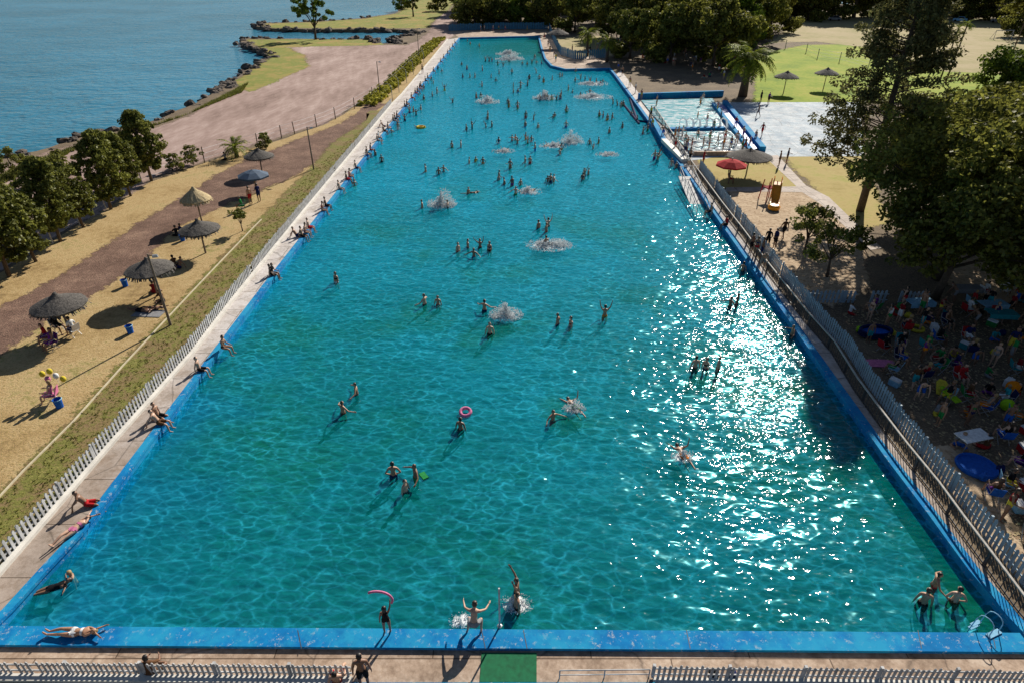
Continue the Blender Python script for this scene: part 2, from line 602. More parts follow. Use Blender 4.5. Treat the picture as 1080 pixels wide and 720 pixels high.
def leafmat(name, c1, c2, trans=0.25):
    t = NT(name)
    g = t.n('ShaderNodeNewGeometry')
    rnd = g.outputs['Random Per Island']
    c = t.ramp(rnd, [(0.0, c1), (0.75, c2), (1.0, tuple(min(1, x * 1.5) for x in c2))])
    big = t.ramp(t.noise(0.35, 3), [(0.35, (0.72,) * 3), (0.65, (1.12,) * 3)])
    c = t.mix(1.0, c, big, 'MULTIPLY')
    d = t.n('ShaderNodeBsdfDiffuse')
    t.l(c, d.inputs['Color'])
    tl = t.n('ShaderNodeBsdfTranslucent')
    t.l(c, tl.inputs['Color'])
    m = t.n('ShaderNodeMixShader')
    m.inputs[0].default_value = trans
    t.l(d.outputs[0], m.inputs[1])
    t.l(tl.outputs[0], m.inputs[2])
    gl = t.n('ShaderNodeBsdfGlossy')
    gl.inputs['Roughness'].default_value = 0.45
    gl.inputs['Color'].default_value = (0.5, 0.5, 0.45, 1)
    m2 = t.n('ShaderNodeMixShader')
    m2.inputs[0].default_value = 0.03
    t.l(m.outputs[0], m2.inputs[1])
    t.l(gl.outputs[0], m2.inputs[2])
    t.l(m2.outputs[0], t.out.inputs['Surface'])
    return t.mat


M['leaf_dark'] = leafmat('dark_broad_leaves', (0.065, 0.076, 0.016), (0.235, 0.235, 0.045), 0.5)
M['leaf_mid'] = leafmat('mid_green_leaves', (0.04, 0.075, 0.010), (0.16, 0.22, 0.025), 0.35)
M['leaf_olive'] = leafmat('olive_leaves', (0.065, 0.08, 0.014), (0.22, 0.23, 0.045), 0.38)
M['leaf_lime'] = leafmat('bright_hedge_leaves', (0.20, 0.22, 0.02), (0.46, 0.42, 0.06), 0.3)
M['leaf_vg'] = leafmat('verge_grass_blades', (0.12, 0.12, 0.02), (0.24, 0.24, 0.05), 0.3)
M['needle'] = leafmat('grey_green_needles', (0.065, 0.072, 0.026), (0.19, 0.18, 0.065), 0.4)
M['palm'] = leafmat('palm_fronds', (0.05, 0.08, 0.015), (0.24, 0.28, 0.03), 0.35)
M['bark'] = simple('rough_bark', (0.085, 0.062, 0.045), 0.9, 0.35, 6, 0.6, 25)
M['pole'] = simple('weathered_pole_wood', (0.20, 0.15, 0.11), 0.85, 0.25, 5)
M['post'] = simple('pale_concrete_post', (0.45, 0.42, 0.38), 0.85, 0.2, 5)
M['steel'] = simple('dull_steel', (0.42, 0.43, 0.45), 0.4, 0.1, 5, Metallic=0.6)
M['rail_dark'] = simple('shaded_rail_dark_joint', (0.055, 0.05, 0.05), 0.6)  # shade on the railing bars put into the colour; also the dark joints
M['rock'] = earth('dark_rock', [(0.05, 0.045, 0.04), (0.12, 0.10, 0.085), (0.24, 0.2, 0.17)], 0.8, 4, 0.8, 0.1)


def thatch(name, a, b):
    t = NT(name)
    n = t.noise(9, 5, 0.75, t.mapped((1, 1, 0.4)))
    t.pr(t.ramp(n, [(0.35, a), (0.65, b)]), 0.95, t.bump(n, 0.9, 0.06))
    return t.mat


M['thatch_dark'] = thatch('weathered_grey_thatch', (0.035, 0.032, 0.03), (0.15, 0.135, 0.12))
M['thatch_pale'] = thatch('fresh_straw_thatch', (0.34, 0.25, 0.13), (0.62, 0.50, 0.29))

CLR = {'red': (0.45, 0.02, 0.025), 'dark red': (0.22, 0.015, 0.02), 'blue': (0.015, 0.11, 0.48), 'navy': (0.012, 0.02, 0.09), 'black': (0.012, 0.012, 0.014),
       'white': (0.75, 0.75, 0.74), 'green': (0.02, 0.24, 0.06), 'lime': (0.34, 0.62, 0.02), 'yellow': (0.65, 0.52, 0.05), 'orange': (0.9, 0.24, 0.01),
       'pink': (0.66, 0.2, 0.36), 'purple': (0.16, 0.03, 0.24), 'teal': (0.02, 0.28, 0.32), 'grey': (0.25, 0.25, 0.26), 'pale blue': (0.25, 0.5, 0.7), 'brown': (0.12, 0.06, 0.03)}
for k, v in CLR.items():
    M['c_' + k] = simple('cloth_' + k.replace(' ', '_'), v, 0.85, 0.2, 8, 0.2, 40, Specular_IOR_Level=0.12)


def skinmat(name, c):
    t = NT(name)
    n = t.noise(12, 3)
    t.pr(t.ramp(n, [(0.3, tuple(x * 0.85 for x in c)), (0.7, tuple(x * 1.1 for x in c))]), 0.5)
    return t.mat


SKIN = [skinmat('tan_skin', (0.40, 0.215, 0.13)), skinmat('light_skin', (0.56, 0.34, 0.235)), skinmat('brown_skin', (0.24, 0.125, 0.075))]
HAIR = [simple('black_hair', (0.012, 0.009, 0.008), 0.5), simple('brown_hair', (0.05, 0.028, 0.015), 0.5), simple('fair_hair', (0.32, 0.21, 0.09), 0.55)]

# ------------------------------------------------------------------ outlines
def dense(pts, step=1.5, closed=False, amp=0.0, seed=1):
    """resample a ground outline; optional ragged edge"""
    rr = random.Random(seed)
    out = []
    n = len(pts)
    for i in range(n if closed else n - 1):
        a, b = pts[i], pts[(i + 1) % n]
        L = (b - a).length
        k = max(1, min(60, int(L / step)))
        for j in range(k):
            out.append(a.lerp(b, j / k))
    if not closed:
        out.append(pts[-1].copy())
    if amp:
        ph = [rr.uniform(0, 6.28) for _ in range(4)]
        s = 0.0
        for i, p in enumerate(out):
            q = out[(i + 1) % len(out)] - out[i - 1]
            nn = Vector((-q.y, q.x, 0))
            if nn.length > 1e-6:
                nn.normalize()
            s += step
            w = 0.5 * math.sin(s * 0.37 + ph[0]) + 0.4 * math.sin(s * 0.93 + ph[1]) + 0.35 * math.sin(s * 2.3 + ph[2]) + 0.2 * math.sin(s * 5.1 + ph[3]) + rr.uniform(-0.2, 0.2)
            out[i] = p + nn * w * amp
    return out


def P(lst, z=0.0):
    return [G(x, y, 0).to_2d().to_3d() + Vector((0, 0, z)) for x, y in lst]


def softsheet(name, outer, mat, z, width=1.0):
    n = len(outer)
    ar = sum(outer[i].x * outer[(i + 1) % n].y - outer[(i + 1) % n].x * outer[i].y for i in range(n))
    sg = 1 if ar > 0 else -1
    sm_ = [sum((outer[(i + k) % n] for k in (-2, -1, 0, 1, 2)), Vector()) / 5 for i in range(n)]
    inner, outw = [], []
    for i in range(n):
        d = sm_[(i + 2) % n] - sm_[i - 2]
        nn = Vector((-d.y, d.x, 0)) * sg
        if nn.length > 1e-6:
            nn.normalize()
        wloc = width * (1 + outer[i].y / 120)
        inner.append(outer[i] + nn * wloc)
        outw.append(outer[i] - nn * wloc * .7)
    vs = [(p.x, p.y, z) for p in outw] + [(p.x, p.y, z + .0008) for p in inner]
    faces = [((i, (i + 1) % n, n + (i + 1) % n, n + i) if sg > 0 else (n + i, n + (i + 1) % n, (i + 1) % n, i)) for i in range(n)]
    for t in tessellate_polygon([[Vector((p.x, p.y, 0)) for p in inner]]):
        a, b, c = (inner[i] for i in t)
        q = (b - a).cross(c - a).z
        if abs(q) > 1e-9:
            faces.append(tuple(n + i for i in (t if q > 0 else reversed(t))))
    me = bpy.data.meshes.new(name)
    me.from_pydata(vs, [], faces)
    at_ = me.attributes.new('cover', 'FLOAT', 'POINT')
    at_.data.foreach_set('value', [0.0] * n + [1.75] * n)
    me.materials.append(mat)
    me.update()
    return link(name, me)


def sheet(name, outer, mat, z, holes=(), skirt=0.0):
    if mat.name in SOFT and not holes and not skirt:
        return softsheet(name, outer, mat, z)

    loops = [[Vector((p[0], p[1], z)) for p in outer]] + [[Vector((p[0], p[1], z)) for p in h] for h in holes]
    tris = tessellate_polygon(loops)
    vs = [v for lp in loops for v in lp]
    me = bpy.data.meshes.new(name)
    faces = []
    for t in tris:
        a, b, c = (vs[i] for i in t)
        nz = (b - a).cross(c - a).z
        if abs(nz) < 1e-9:
            continue
        faces.append(tuple(t) if nz > 0 else tuple(reversed(t)))
    vv = [tuple(v) for v in vs]
    if skirt:
        n0 = len(loops[0])
        base = len(vv)
        vv += [(p.x, p.y, z - skirt) for p in loops[0]]
        for i in range(n0):
            j = (i + 1) % n0
            faces.append((i, j, base + j, base + i))
    me.from_pydata(vv, [], faces)
    me.materials.append(mat)
    me.update()
    return link(name, me)


# pool outline, outer edge of the blue coping, clockwise from the near left corner
O_left = [(-31, 682), (5.5, 640), (42, 600), (80, 560), (148, 471), (217, 380), (278, 300), (344, 216), (410.5, 132), (465, 64), (484, 40)]
O_far = [(569, 38)]
O_right = [(572, 50), (576, 62), (583, 69.5), (597, 73), (644, 72), (650, 79), (672, 108), (720, 173), (771, 244.5), (827, 322), (883, 400), (941, 480), (988, 541), (1032, 600), (1075, 650), (1108, 690)]
OUT_PX = O_left + O_far + O_right
nL, nF = len(O_left), len(O_far)
OUT = P(OUT_PX)


def inset(poly, widths):
    n = len(poly)
    res = []
    for i in range(n):
        a, b, c = poly[i - 1], poly[i], poly[(i + 1) % n]
        d1, d2 = (b - a).normalized(), (c - b).normalized()
        n1, n2 = Vector((d1.y, -d1.x, 0)), Vector((d2.y, -d2.x, 0))
        w1, w2 = widths[i - 1], widths[i]
        # intersect the two offset lines
        p1, p2 = b + n1 * w1, b + n2 * w2
        cr = d1.x * d2.y - d1.y * d2.x
        if abs(cr) < 0.08:
            res.append((p1 + p2) / 2)
        else:
            t = ((p2.x - p1.x) * d2.y - (p2.y - p1.y) * d2.x) / cr
            res.append(p1 + d1 * t)
    return res


W = [0.34] * (nL - 1) + [0.5] * (nF) + [0.42] * (len(O_right)) + [0.70]
W = W[:len(OUT)]
W[-1] = 0.70
INN = inset(OUT, W)
WZ = -0.36
FZ = -1.55
ZC = [0.05] * len(OUT)
ZC[0] = ZC[-1] = 0.15

# ------------------------------------------------------------------ terrain
LAND_PX = [(-420, 262), (-250, 228), (-120, 200), (0, 166), (40, 160), (75, 148), (110, 139), (165, 127), (200, 112), (235, 93), (258, 76), (272, 66), (286, 60), (279, 53), (260, 48), (254, 44), (262, 40.5),
           (300, 41), (350, 41.5), (395, 41.5), (401, 46), (424, 47), (412, 41), (428, 38), (450, 34), (420, 31.2), (340, 31.2), (290, 30.5), (271, 28), (275, 24.5), (330, 23), (380, 19.5), (418, 14), (424, 6), (440, 0), (462, -18), (490, -34)]
shore = P(LAND_PX)
shore_d = dense(shore[:-3], 1.6, False, 0.35, 3)
land_outer = shore_d + shore[-3:] + [Vector((2600, 2600, 0)), Vector((2600, -400, 0)), Vector((-500, -400, 0)), Vector((-500, 20, 0))]
g = sheet('ground', land_outer, M['ground'], 0.0, [[p for p in OUT]], skirt=1.6)
struct(g, 'brown earth ground around the pool as far as the horizon', 'ground')
lk = MB()
lk.quadface([(-3500, -800, -0.85), (3500, -800, -0.85), (3500, 4500, -0.85), (-3500, 4500, -0.85)])
struct(lk.build('lake_water', M['lake']), 'wide grey green rippled lake beside the pool', 'lake')

# sheets on the ground, each 4 mm above the one below
KERB_L = [(-70, 690), (-30, 640), (0, 605), (39, 560), (120, 466), (203, 373), (245, 318), (322, 222), (400, 127), (414, 110), (424, 100), (455, 63), (472, 42)]
kl = P(KERB_L)
TREELINE = [(-420, 420), (-100, 322), (0, 288), (80, 240), (158, 192), (235, 166), (300, 146), (345, 131), (395, 100), (420, 80), (447, 58)]
tl = P(TREELINE)
struct(sheet('straw_turf', dense(tl, 2.0, False, 0.25, 5) + list(reversed(kl)) + [G(-200, 690), G(-420, 600)], M['straw'], 0.004), 'sunburnt straw coloured turf between the track and the pool fence', 'turf')
lot = [(-420, 300), (-120, 215), (0, 178), (60, 158), (110, 146), (170, 134), (205, 121), (245, 101), (290, 84), (322, 70), (318, 58), (300, 50), (345, 46), (430, 48.5), (445, 42), (456, 32), (462, 18), (475, 14), (484, 30), (470, 44), (440, 62), (405, 90), (392, 100), (340, 130), (295, 144), (235, 163), (158, 189), (80, 236), (0, 284), (-100, 316), (-420, 410)]
struct(sheet('gravel_lot', dense(P(lot), 1.5, True, 0.4, 6), M['lot'], 0.008), 'pinkish grey gravel lot beside the lake', 'gravel lot')
bank1 = [(262, 42.5), (300, 42), (395, 42.5), (404, 47.5), (300, 50), (318, 58), (324, 70), (290, 86), (262, 97), (250, 88), (274, 68), (290, 60), (282, 53)]
struct(sheet('grass_bank', dense(P(bank1), 1.5, True, 0.4, 8), M['bank'], 0.012), 'dry and green grass along the edge of the little headland', 'grass bank')
spit = [(274, 27), (278, 25.5), (330, 24), (382, 20.5), (422, 14.5), (430, 6), (446, 0), (466, -12), (480, 0), (470, 12), (458, 20), (448, 30), (420, 30), (340, 30), (290, 29.5)]
struct(sheet('grassy_spit', dense(P(spit), 2.0, True, 0.3, 9), M['bank'], 0.012), 'narrow grassy spit reaching into the lake', 'spit')
trk = [(-420, 520), (-120, 395), (0, 327), (100, 271), (175, 219), (225, 190), (262, 168), (330, 143), (352, 135), (400, 108), (384, 128), (360, 152), (330, 172), (296, 192), (240, 214), (190, 236), (140, 283), (60, 328), (0, 372), (-120, 450), (-420, 640)]
struct(sheet('dirt_track', dense(P(trk), 0.8, True, 0.3, 10), M['track'], 0.012), 'brown dirt track running parallel to the row of trees', 'track')
ver = [(-160, 690), (-60, 590), (0, 524), (25, 497), (77.5, 445), (130, 386), (172, 341), (220, 290), (268, 240), (300, 208), (330, 178), (352, 152), (385, 130), (404, 117)]
vpt = dense(P(ver), 0.8, False, 0.08, 12)
struct(sheet('grass_verge', vpt + list(reversed(kl[:9])), M['verge'], 0.016), 'patchy green and brown verge outside the picket fence', 'verge')
# pale edging line
ed = MB()
ln = P(ver[1:9] + [(276, 232)])
for a, b in zip(ln, ln[1:]):
    ed.bar(a + Vector((0, 0, 0.05)), b + Vector((0, 0, 0.05)), 0.07, 0.07)
tag(ed.build('edging_strip', M['rope']), 'thin pale edging line between straw turf and verge', 'edging')
# left deck
left_out = OUT[:nL]
struct(sheet('pool_deck', kl + list(reversed([p for p in left_out])) + [], M['deck_pale'], 0.02), 'pale concrete walkway along the left side of the pool', 'deck')
kb = MB()
kld = dense(kl, 4.0)
for a, b in zip(kld, kld[1:]):
    kb.bar(a + Vector((0, 0, 0.08)), b + Vector((0, 0, 0.08)), 0.26, 0.16)
struct(kb.build('kerb', M['kerb']), 'white painted kerb under the left picket fence', 'kerb')
# near deck
yb = 712
nd = [OUT[0], OUT[-1], G(1108, 706), G(1160, 730), G(540, 745), G(-120, 735), G(-60, 690)]
struct(sheet('pool_deck', [G(-60, 682), OUT[0], OUT[-1], G(1135, 690), G(1190, 740), G(540, 745), G(-130, 740)], M['deck_worn'], 0.024), 'worn brown concrete deck along the near end of the pool', 'deck')
# right deck
R1_TOP = [(640, 52), (655, 70), (690, 112), (730, 171), (762, 214), (784, 242), (809, 276), (851, 328), (880, 360), (904, 398), (927, 429), (957, 468), (990, 508), (1017, 545), (1043, 579), (1080, 628), (1118, 672)]
RH = 0.80
r1 = [G(x, y, RH).to_2d().to_3d() for x, y in R1_TOP]
right_out = OUT[nL + nF:]
i0 = 5
rdk = right_out[i0:] + [G(1135, 690)] + list(reversed(r1[1:]))
struct(sheet('pool_deck', rdk, M['deck_pale'], 0.028), 'pale concrete walkway along the right side of the pool', 'deck')
# far deck, its shade put into the colour by the darker worn concrete
fd = [OUT[nL - 1], OUT[nL], OUT[nL + 1], OUT[nL + 2], OUT[nL + 3], OUT[nL + 4], OUT[nL + 5], r1[0] + Vector((0, 0, 0)), G(606, 63), G(592, 60), G(584, 45), G(580, 31), G(474, 33)]
struct(sheet('pool_deck', fd, M['deck_worn'], 0.02), 'concrete walkway around the far end of the pool', 'deck')

# right-hand grounds
def rsheet(nm, px, mat, z, lab, cat, amp=0.15, seed=1):
    return struct(sheet(nm, dense(P(px), 1.5, True, amp, seed) if amp else P(px), mat, z), lab, cat)


rsheet('lawn', [(800, 66), (815, 55), (850, 48), (905, 47), (960, 62), (1060, 72), (1095, 84), (1095, 108), (798, 108.5)], M['lawn'], 0.006, 'bright green lawn behind the wet plaza', 'lawn')
rsheet('earth_court', [(815, 45), (840, 24), (900, 14), (1090, 22), (1110, 60), (1090, 78), (1000, 76), (930, 52), (860, 44)], M['court'], 0.010, 'bare sandy playing field beyond the lawn', 'field')
rsheet('dry_lawn', [(828, 164), (905, 164), (935, 235), (905, 240), (868, 206)], M['drylawn'], 0.008, 'dry lawn beside the diagonal path', 'lawn')
rsheet('dry_lawn', [(736, 166), (817, 165), (846, 197), (766, 198)], M['drylawn'], 0.008, 'dry grass plot around the grey thatched shade', 'lawn')
rsheet('wet_plaza', [(676, 108.5), (906, 108), (912, 165), (756, 166), (726, 170)], M['plaza'], 0.012, 'wet pale concrete plaza around the wading pool', 'plaza', 0)
rsheet('playground_sand', [(770, 203), (848, 203), (868, 214), (905, 262), (915, 300), (878, 322), (850, 312), (815, 268)], M['sand'], 0.008, 'lumpy pale sand of the children playground', 'sand')
rsheet('footpath', [(806, 165), (820, 164), (850, 196), (874, 208), (930, 262), (918, 264), (866, 216), (846, 203), (764, 202), (766, 198), (840, 197)], M['path'], 0.016, 'concrete footpath running diagonally past the playground', 'path', 0)
rsheet('trampled_sand', [(985, 478), (1020, 470), (1050, 500), (1060, 540), (1075, 590), (1058, 585), (1020, 540), (990, 498)], M['sand'], 0.006, 'trampled sandy ground behind the right picket fence', 'sand')
rsheet('trampled_sand', [(990, 275), (1080, 255), (1110, 300), (1060, 318), (1000, 300)], M['sand'], 0.006, 'sunny strip of sandy ground behind the big trees', 'sand')
rsheet('trampled_sand', [(585, 40), (640, 38), (660, 52), (640, 60), (600, 58)], M['court'], 0.006, 'sunny patch of bare earth behind the far corner of the pool', 'earth')

# ------------------------------------------------------------------ the pool
pb = MB()
n = len(OUT)
for i in range(n):
    j = (i + 1) % n
    a, b, c, d = OUT[i].copy(), OUT[j].copy(), INN[j].copy(), INN[i].copy()
    # extra dense pieces with slight unevenness
    L = (b - a).length
    k = max(1, int(L / 3.0))
    za, zb = ZC[i], ZC[j]
    if i == n - 1:
        za = zb = 0.15
    prev = None
    for q in range(k + 1):
        t_ = q / k
        po, pi = a.lerp(b, t_), d.lerp(c, t_)
        z = za + (zb - za) * t_
        if prev:
            o0, i0_, z0 = prev
            V = lambda p, zz: (p.x, p.y, zz)
            pb.quadface([V(o0, z0), V(po, z), V(pi, z), V(i0_, z0)])
            pb.quadface([V(o0, -0.05), V(po, -0.05), V(po, z), V(o0, z0)])
            # wall with a small step under the coping
            s0 = (o0 - i0_).normalized() * 0.05
            s1 = (po - pi).normalized() * 0.05
            pb.quadface([V(i0_, z0), V(pi, z), V(pi, z - 0.14), V(i0_, z0 - 0.14)])
            pb.quadface([V(i0_, z0 - 0.14), V(pi, z - 0.14), V(pi + s1, z - 0.14), V(i0_ + s0, z0 - 0.14)])
            pb.quadface([V(i0_ + s0, z0 - 0.14), V(pi + s1, z - 0.14), V(pi + s1, FZ), V(i0_ + s0, FZ)])
        prev = (po, pi, z)
struct(pb.build('pool_wall', M['blue']), 'chipped bright blue coping and walls of the pool', 'pool wall')
struct(sheet('pool_floor', OUT, M['floor'], FZ), 'blue green painted floor of the pool under water', 'pool floor')
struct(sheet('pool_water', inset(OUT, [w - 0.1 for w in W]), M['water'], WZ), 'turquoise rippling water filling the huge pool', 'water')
# joint cracks across the near coping
ck = MB()
for px in (318, 512, 556, 728, 972, 1050):
    a, b = G(px, 683.5, 0.15), G(px - 4, 664, 0.15)
    ck.bar(a + Vector((0, 0, 0.002)), b + Vector((0, 0, 0.002)), 0.025, 0.006)
tag(ck.build('coping_joints', M['rail_dark']), 'dark joints across the near blue coping', 'joint', None, 'structure')

# ------------------------------------------------------------------ fences
def picket_fence(name, label, path, spacing, w, h, mat, z=0.0, rails=(0.25, 0.75), posts=2.4, group=None, gaps=(), pm=None, thick=0.025, lean=0.03, tops=True):
    root = thing(name, label, 'fence', path[0], 0, group)
    o = Vector(path[0])
    pk, rl = MB(), MB()
    rr = random.Random(len(label))
    s_acc = 0.0
    nextp = 0.0
    nextpost = 0.0
    for a, b in zip(path, path[1:]):
        L = (b - a).length
        d = (b - a).normalized()
        ang = math.atan2(d.y, d.x)
        while nextp < s_acc + L:
            p = a + d * (nextp - s_acc) - o
            if rr.random() > .02:
                hh = h * rr.uniform(0.90, 1.05)
                pk.box((p.x, p.y, z + hh / 2), (w, thick, hh), ang + rr.uniform(-lean, lean))
                if tops:
                    n0 = len(pk.v)
                    M3 = Matrix.Rotation(ang, 3, 'Z')
                    tri = [Vector((-w / 2, -thick / 2, hh)), Vector((w / 2, -thick / 2, hh)), Vector((0, -thick / 2, hh + w * 0.5))]
                    f1 = [M3 @ q + Vector((p.x, p.y, z)) for q in tri]
                    f2 = [M3 @ (q + Vector((0, thick, 0))) + Vector((p.x, p.y, z)) for q in tri]
                    pk.hexa(f1, f2)
            nextp += spacing * rr.uniform(0.94, 1.06)
        while nextpost < s_acc + L:
            p = a + d * (nextpost - s_acc) - o
            nn = Vector((-d.y, d.x, 0)) * 0.05
            ps = MB()
            ps.box((p.x + nn.x, p.y + nn.y, z + h * 0.5), (0.09, 0.09, h * 1.02), ang)
            ps.build('post', pm or mat, root)
            nextpost += posts
        for rz in rails:
            nn = Vector((-d.y, d.x, 0)) * 0.03
            rl.bar(a - o + nn + Vector((0, 0, z + h * rz)), b - o + nn + Vector((0, 0, z + h * rz)), 0.035, 0.06)
        s_acc += L
    pk.build('pickets', mat, root)
    rl.build('rail', pm or mat, root)
    return root


lf = dense([p + Vector((-0.10, 0.0, 0)) for p in kl[:10]], 6.0)
picket_fence('picket_fence', 'white picket fence on the kerb along the left deck', lf, 0.25, 0.115, 0.72, M['white'], z=0.15)
nf1 = [G(x, y) for x, y in ((-80, 711), (150, 713), (372, 715))]
picket_fence('picket_fence', 'white picket fence along the near deck left of the green mat', nf1, 0.17, 0.085, 0.62, M['white'], z=0.10, lean=0.08)
nf2 = [G(x, y) for x, y in ((688, 716), (880, 718), (1150, 722))]
picket_fence('picket_fence', 'white picket fence along the near deck right of the green mat', nf2, 0.17, 0.085, 0.62, M['white'], z=0.10, lean=0.08)
kb2 = MB()
for pp in (nf1, nf2):
    for a, b in zip(pp, pp[1:]):
        off = Vector((0, -0.12, 0.06))
        kb2.bar(a + off, b + off, 0.24, 0.15)
struct(kb2.build('kerb', M['kerb']), 'pale kerb under the near picket fences', 'kerb')
gs = sheet('grass_strip', [G(-80, 718), G(372, 722), G(372, 760), G(-120, 760)], M['straw'], 0.028)
struct(gs, 'strip of dry grass below the near picket fence', 'grass')
r1b = dense(r1[2:], 5.0)
picket_fence('metal_railing', 'low dark barred railing with pale top rail beside the right deck', r1b, 0.26, 0.022, RH, M['rail_dark'], rails=(0.12,), posts=2.6, thick=0.022, tops=False)
tr = MB()
for a, b in zip(r1b, r1b[1:]):
    tr.bar(a - r1b[0] + Vector((0, 0, RH + 0.035)), b - r1b[0] + Vector((0, 0, RH + 0.035)), 0.085, 0.05)
tr.build('top_rail', M['post'], [o for o in COL.objects if o.name == 'metal_railing'][0])
off = [p + Vector((0.95, 0.25, 0)) for p in r1]
picket_fence('picket_fence', 'weathered blue grey picket fence behind the right railing', dense(off[3:], 5.0), 0.23, 0.14, 1.0, M['bluewhite'])
bx = [G(850, 319), G(902, 319.5)]
picket_fence('picket_barrier', 'pale blue picket barrier at right angles to the pool fence', bx, 0.28, 0.16, 0.85, M['bluewhite'])
bx = [G(918, 319.5), G(935, 319.5)]
picket_fence('picket_barrier', 'short pale blue picket barrier between two gaps under the trees', bx, 0.28, 0.16, 0.85, M['bluewhite'])
bx = [G(948, 319.5), G(978, 319.5)]
picket_fence('picket_barrier', 'third pale blue picket barrier nearest the big trunk', bx, 0.28, 0.16, 0.85, M['bluewhite'])
ff = [G(474, 33), G(525, 31), G(579, 31), G(584, 45), G(591, 58), G(606, 63), G(641, 61)]
picket_fence('picket_fence', 'blue picket fence around the far end of the pool', ff, 0.5, 0.38, 1.7, simple('far_fence_blue', (0.06, 0.22, 0.36), .7), posts=5.0)

# wire fence through the left trees
root = thing('wire_fence', 'sagging wire fence on slim posts between track and gravel lot', 'fence', G(0, 284))
o0 = root.location.copy()
wp = [(-60, 314), (21, 277), (56, 257), (85, 238), (112, 221), (136, 203), (150, 194), (187, 180), (216, 172), (247, 161), (272, 155), (297, 146), (311, 142), (334, 134), (354, 126), (374, 115), (393, 103), (412, 88), (430, 72), (446, 58)]
prevp = None
wm = MB()
for i, (x, y) in enumerate(wp):
    b = G(x, y)
    hh = 1.75 if x < 260 else 1.6
    m = MB()
    m.tube([b - o0, b - o0 + Vector((R.uniform(-.08, .08), R.uniform(-.08, .08), hh))], [0.07, 0.055], 6)
    m.build('post', M['post'] if x < 160 else M['pole'], root)
    if prevp is not None:
        for zz in (0.5, 1.0, 1.5):
            wm.tube([prevp - o0 + Vector((0, 0, zz)), (prevp + b) / 2 - o0 + Vector((0, 0, zz - 0.05)), b - o0 + Vector((0, 0, zz))], 0.012, 4, cap=False)
    prevp = b
wm.build('wire', M['steel'], root)

# gooseneck posts beside the hedge
for k, (x, y) in enumerate([(414, 107), (421, 98), (429, 88), (436, 79), (447, 66)]):
    b = G(x, y)
    m = MB()
    m.tube([(0, 0, 0), (0, 0, 1.9), (-0.12, 0.1, 2.3), (-0.5, 0.2, 2.55), (-0.95, 0.3, 2.5)], 0.05, 6)
    o = m.build('fence_post', M['post'])
    o.location = b
    tag(o, ['first', 'second', 'third', 'fourth', 'fifth'][k] + ' pale bent fence post beside the hedge, counted from the near end', 'post', 'bent posts beside the hedge')

# utility poles on the left
def pole(x, y, top, label, lean=(0, 0), r=0.07, extra=None):
    b = G(x, y)
    h = HT(x, y, top)
    t = thing('lamp_post', label, 'pole', b)
    m = MB()
    m.tube([(0, 0, 0), (lean[0] * .5, lean[1] * .5, h * .5), (lean[0], lean[1], h)], [r * 1.2, r, r * .8], 8)
    m.build('pole', M['pole'], t)
    m = MB()
    m.bar((lean[0], lean[1], h - 0.1), (lean[0] + 0.45, lean[1] - 0.15, h - 0.02), 0.06, 0.05)
    m.build('arm', M['pole'], t)
    m = MB()
    m.box((lean[0] + 0.5, lean[1] - 0.16, h - 0.06), (0.32, 0.2, 0.14), 0.3, taper=0.8)
    m.build('lamp_head', M['steel'], t)
    return t


pole(180, 343, 268, 'tall thin brown lamp pole beside the pale edging line')
pole(331, 179, 134, 'slim brown lamp pole standing between track and verge')
pole(401, 102, 65, 'dark lamp pole at the near corner of the hedge')
pole(442, 62, 30, 'dark lamp pole by the far part of the hedge')

# ------------------------------------------------------------------ vegetation
def leaves_mesh(name, centres, radii, per, size, mat, rs, flat=0.7, aspect=1.6, droop=0.0):
    """many small leaf faces in clumps"""
    centres = np.asarray(centres, float)
    radii = np.asarray(radii, float)
    if np.ndim(per) == 0:
        per = np.full(len(centres), per)
    idx = np.repeat(np.arange(len(centres)), per)
    N = len(idx)
    d = rs.normal(size=(N, 3))
    d /= np.linalg.norm(d, axis=1)[:, None]
    rr = rs.uniform(0.35, 1.0, N) ** 0.6
    off = d * rr[:, None] * radii[idx][:, None]
    off[:, 2] *= flat
    c = centres[idx] + off
    nrm = d * 0.8 + rs.normal(size=(N, 3)) * 0.6 + np.array([0, 0, 0.5])
    nrm /= np.linalg.norm(nrm, axis=1)[:, None]
    t = rs.normal(size=(N, 3))
    t[:, 2] -= droop
    u = np.cross(nrm, t)
    u /= np.linalg.norm(u, axis=1)[:, None]
    w = np.cross(nrm, u)
    sz = size * rs.uniform(0.6, 1.35, N)
    u *= (sz * 0.5)[:, None]
    w *= (sz * 0.5 * aspect)[:, None]
    V = np.empty((N, 4, 3))
    V[:, 0] = c - w
    V[:, 1] = c + u * 0.9
    V[:, 2] = c + w
    V[:, 3] = c - u * 0.9
    me = bpy.data.meshes.new(name)
    me.vertices.add(N * 4)
    me.vertices.foreach_set('co', V.reshape(-1))
    me.loops.add(N * 4)
    me.loops.foreach_set('vertex_index', np.arange(N * 4, dtype=np.int32))
    me.polygons.add(N)
    me.polygons.foreach_set('loop_start', np.arange(0, N * 4, 4, dtype=np.int32))
    me.materials.append(mat)
    me.update(calc_edges=True)
    return me


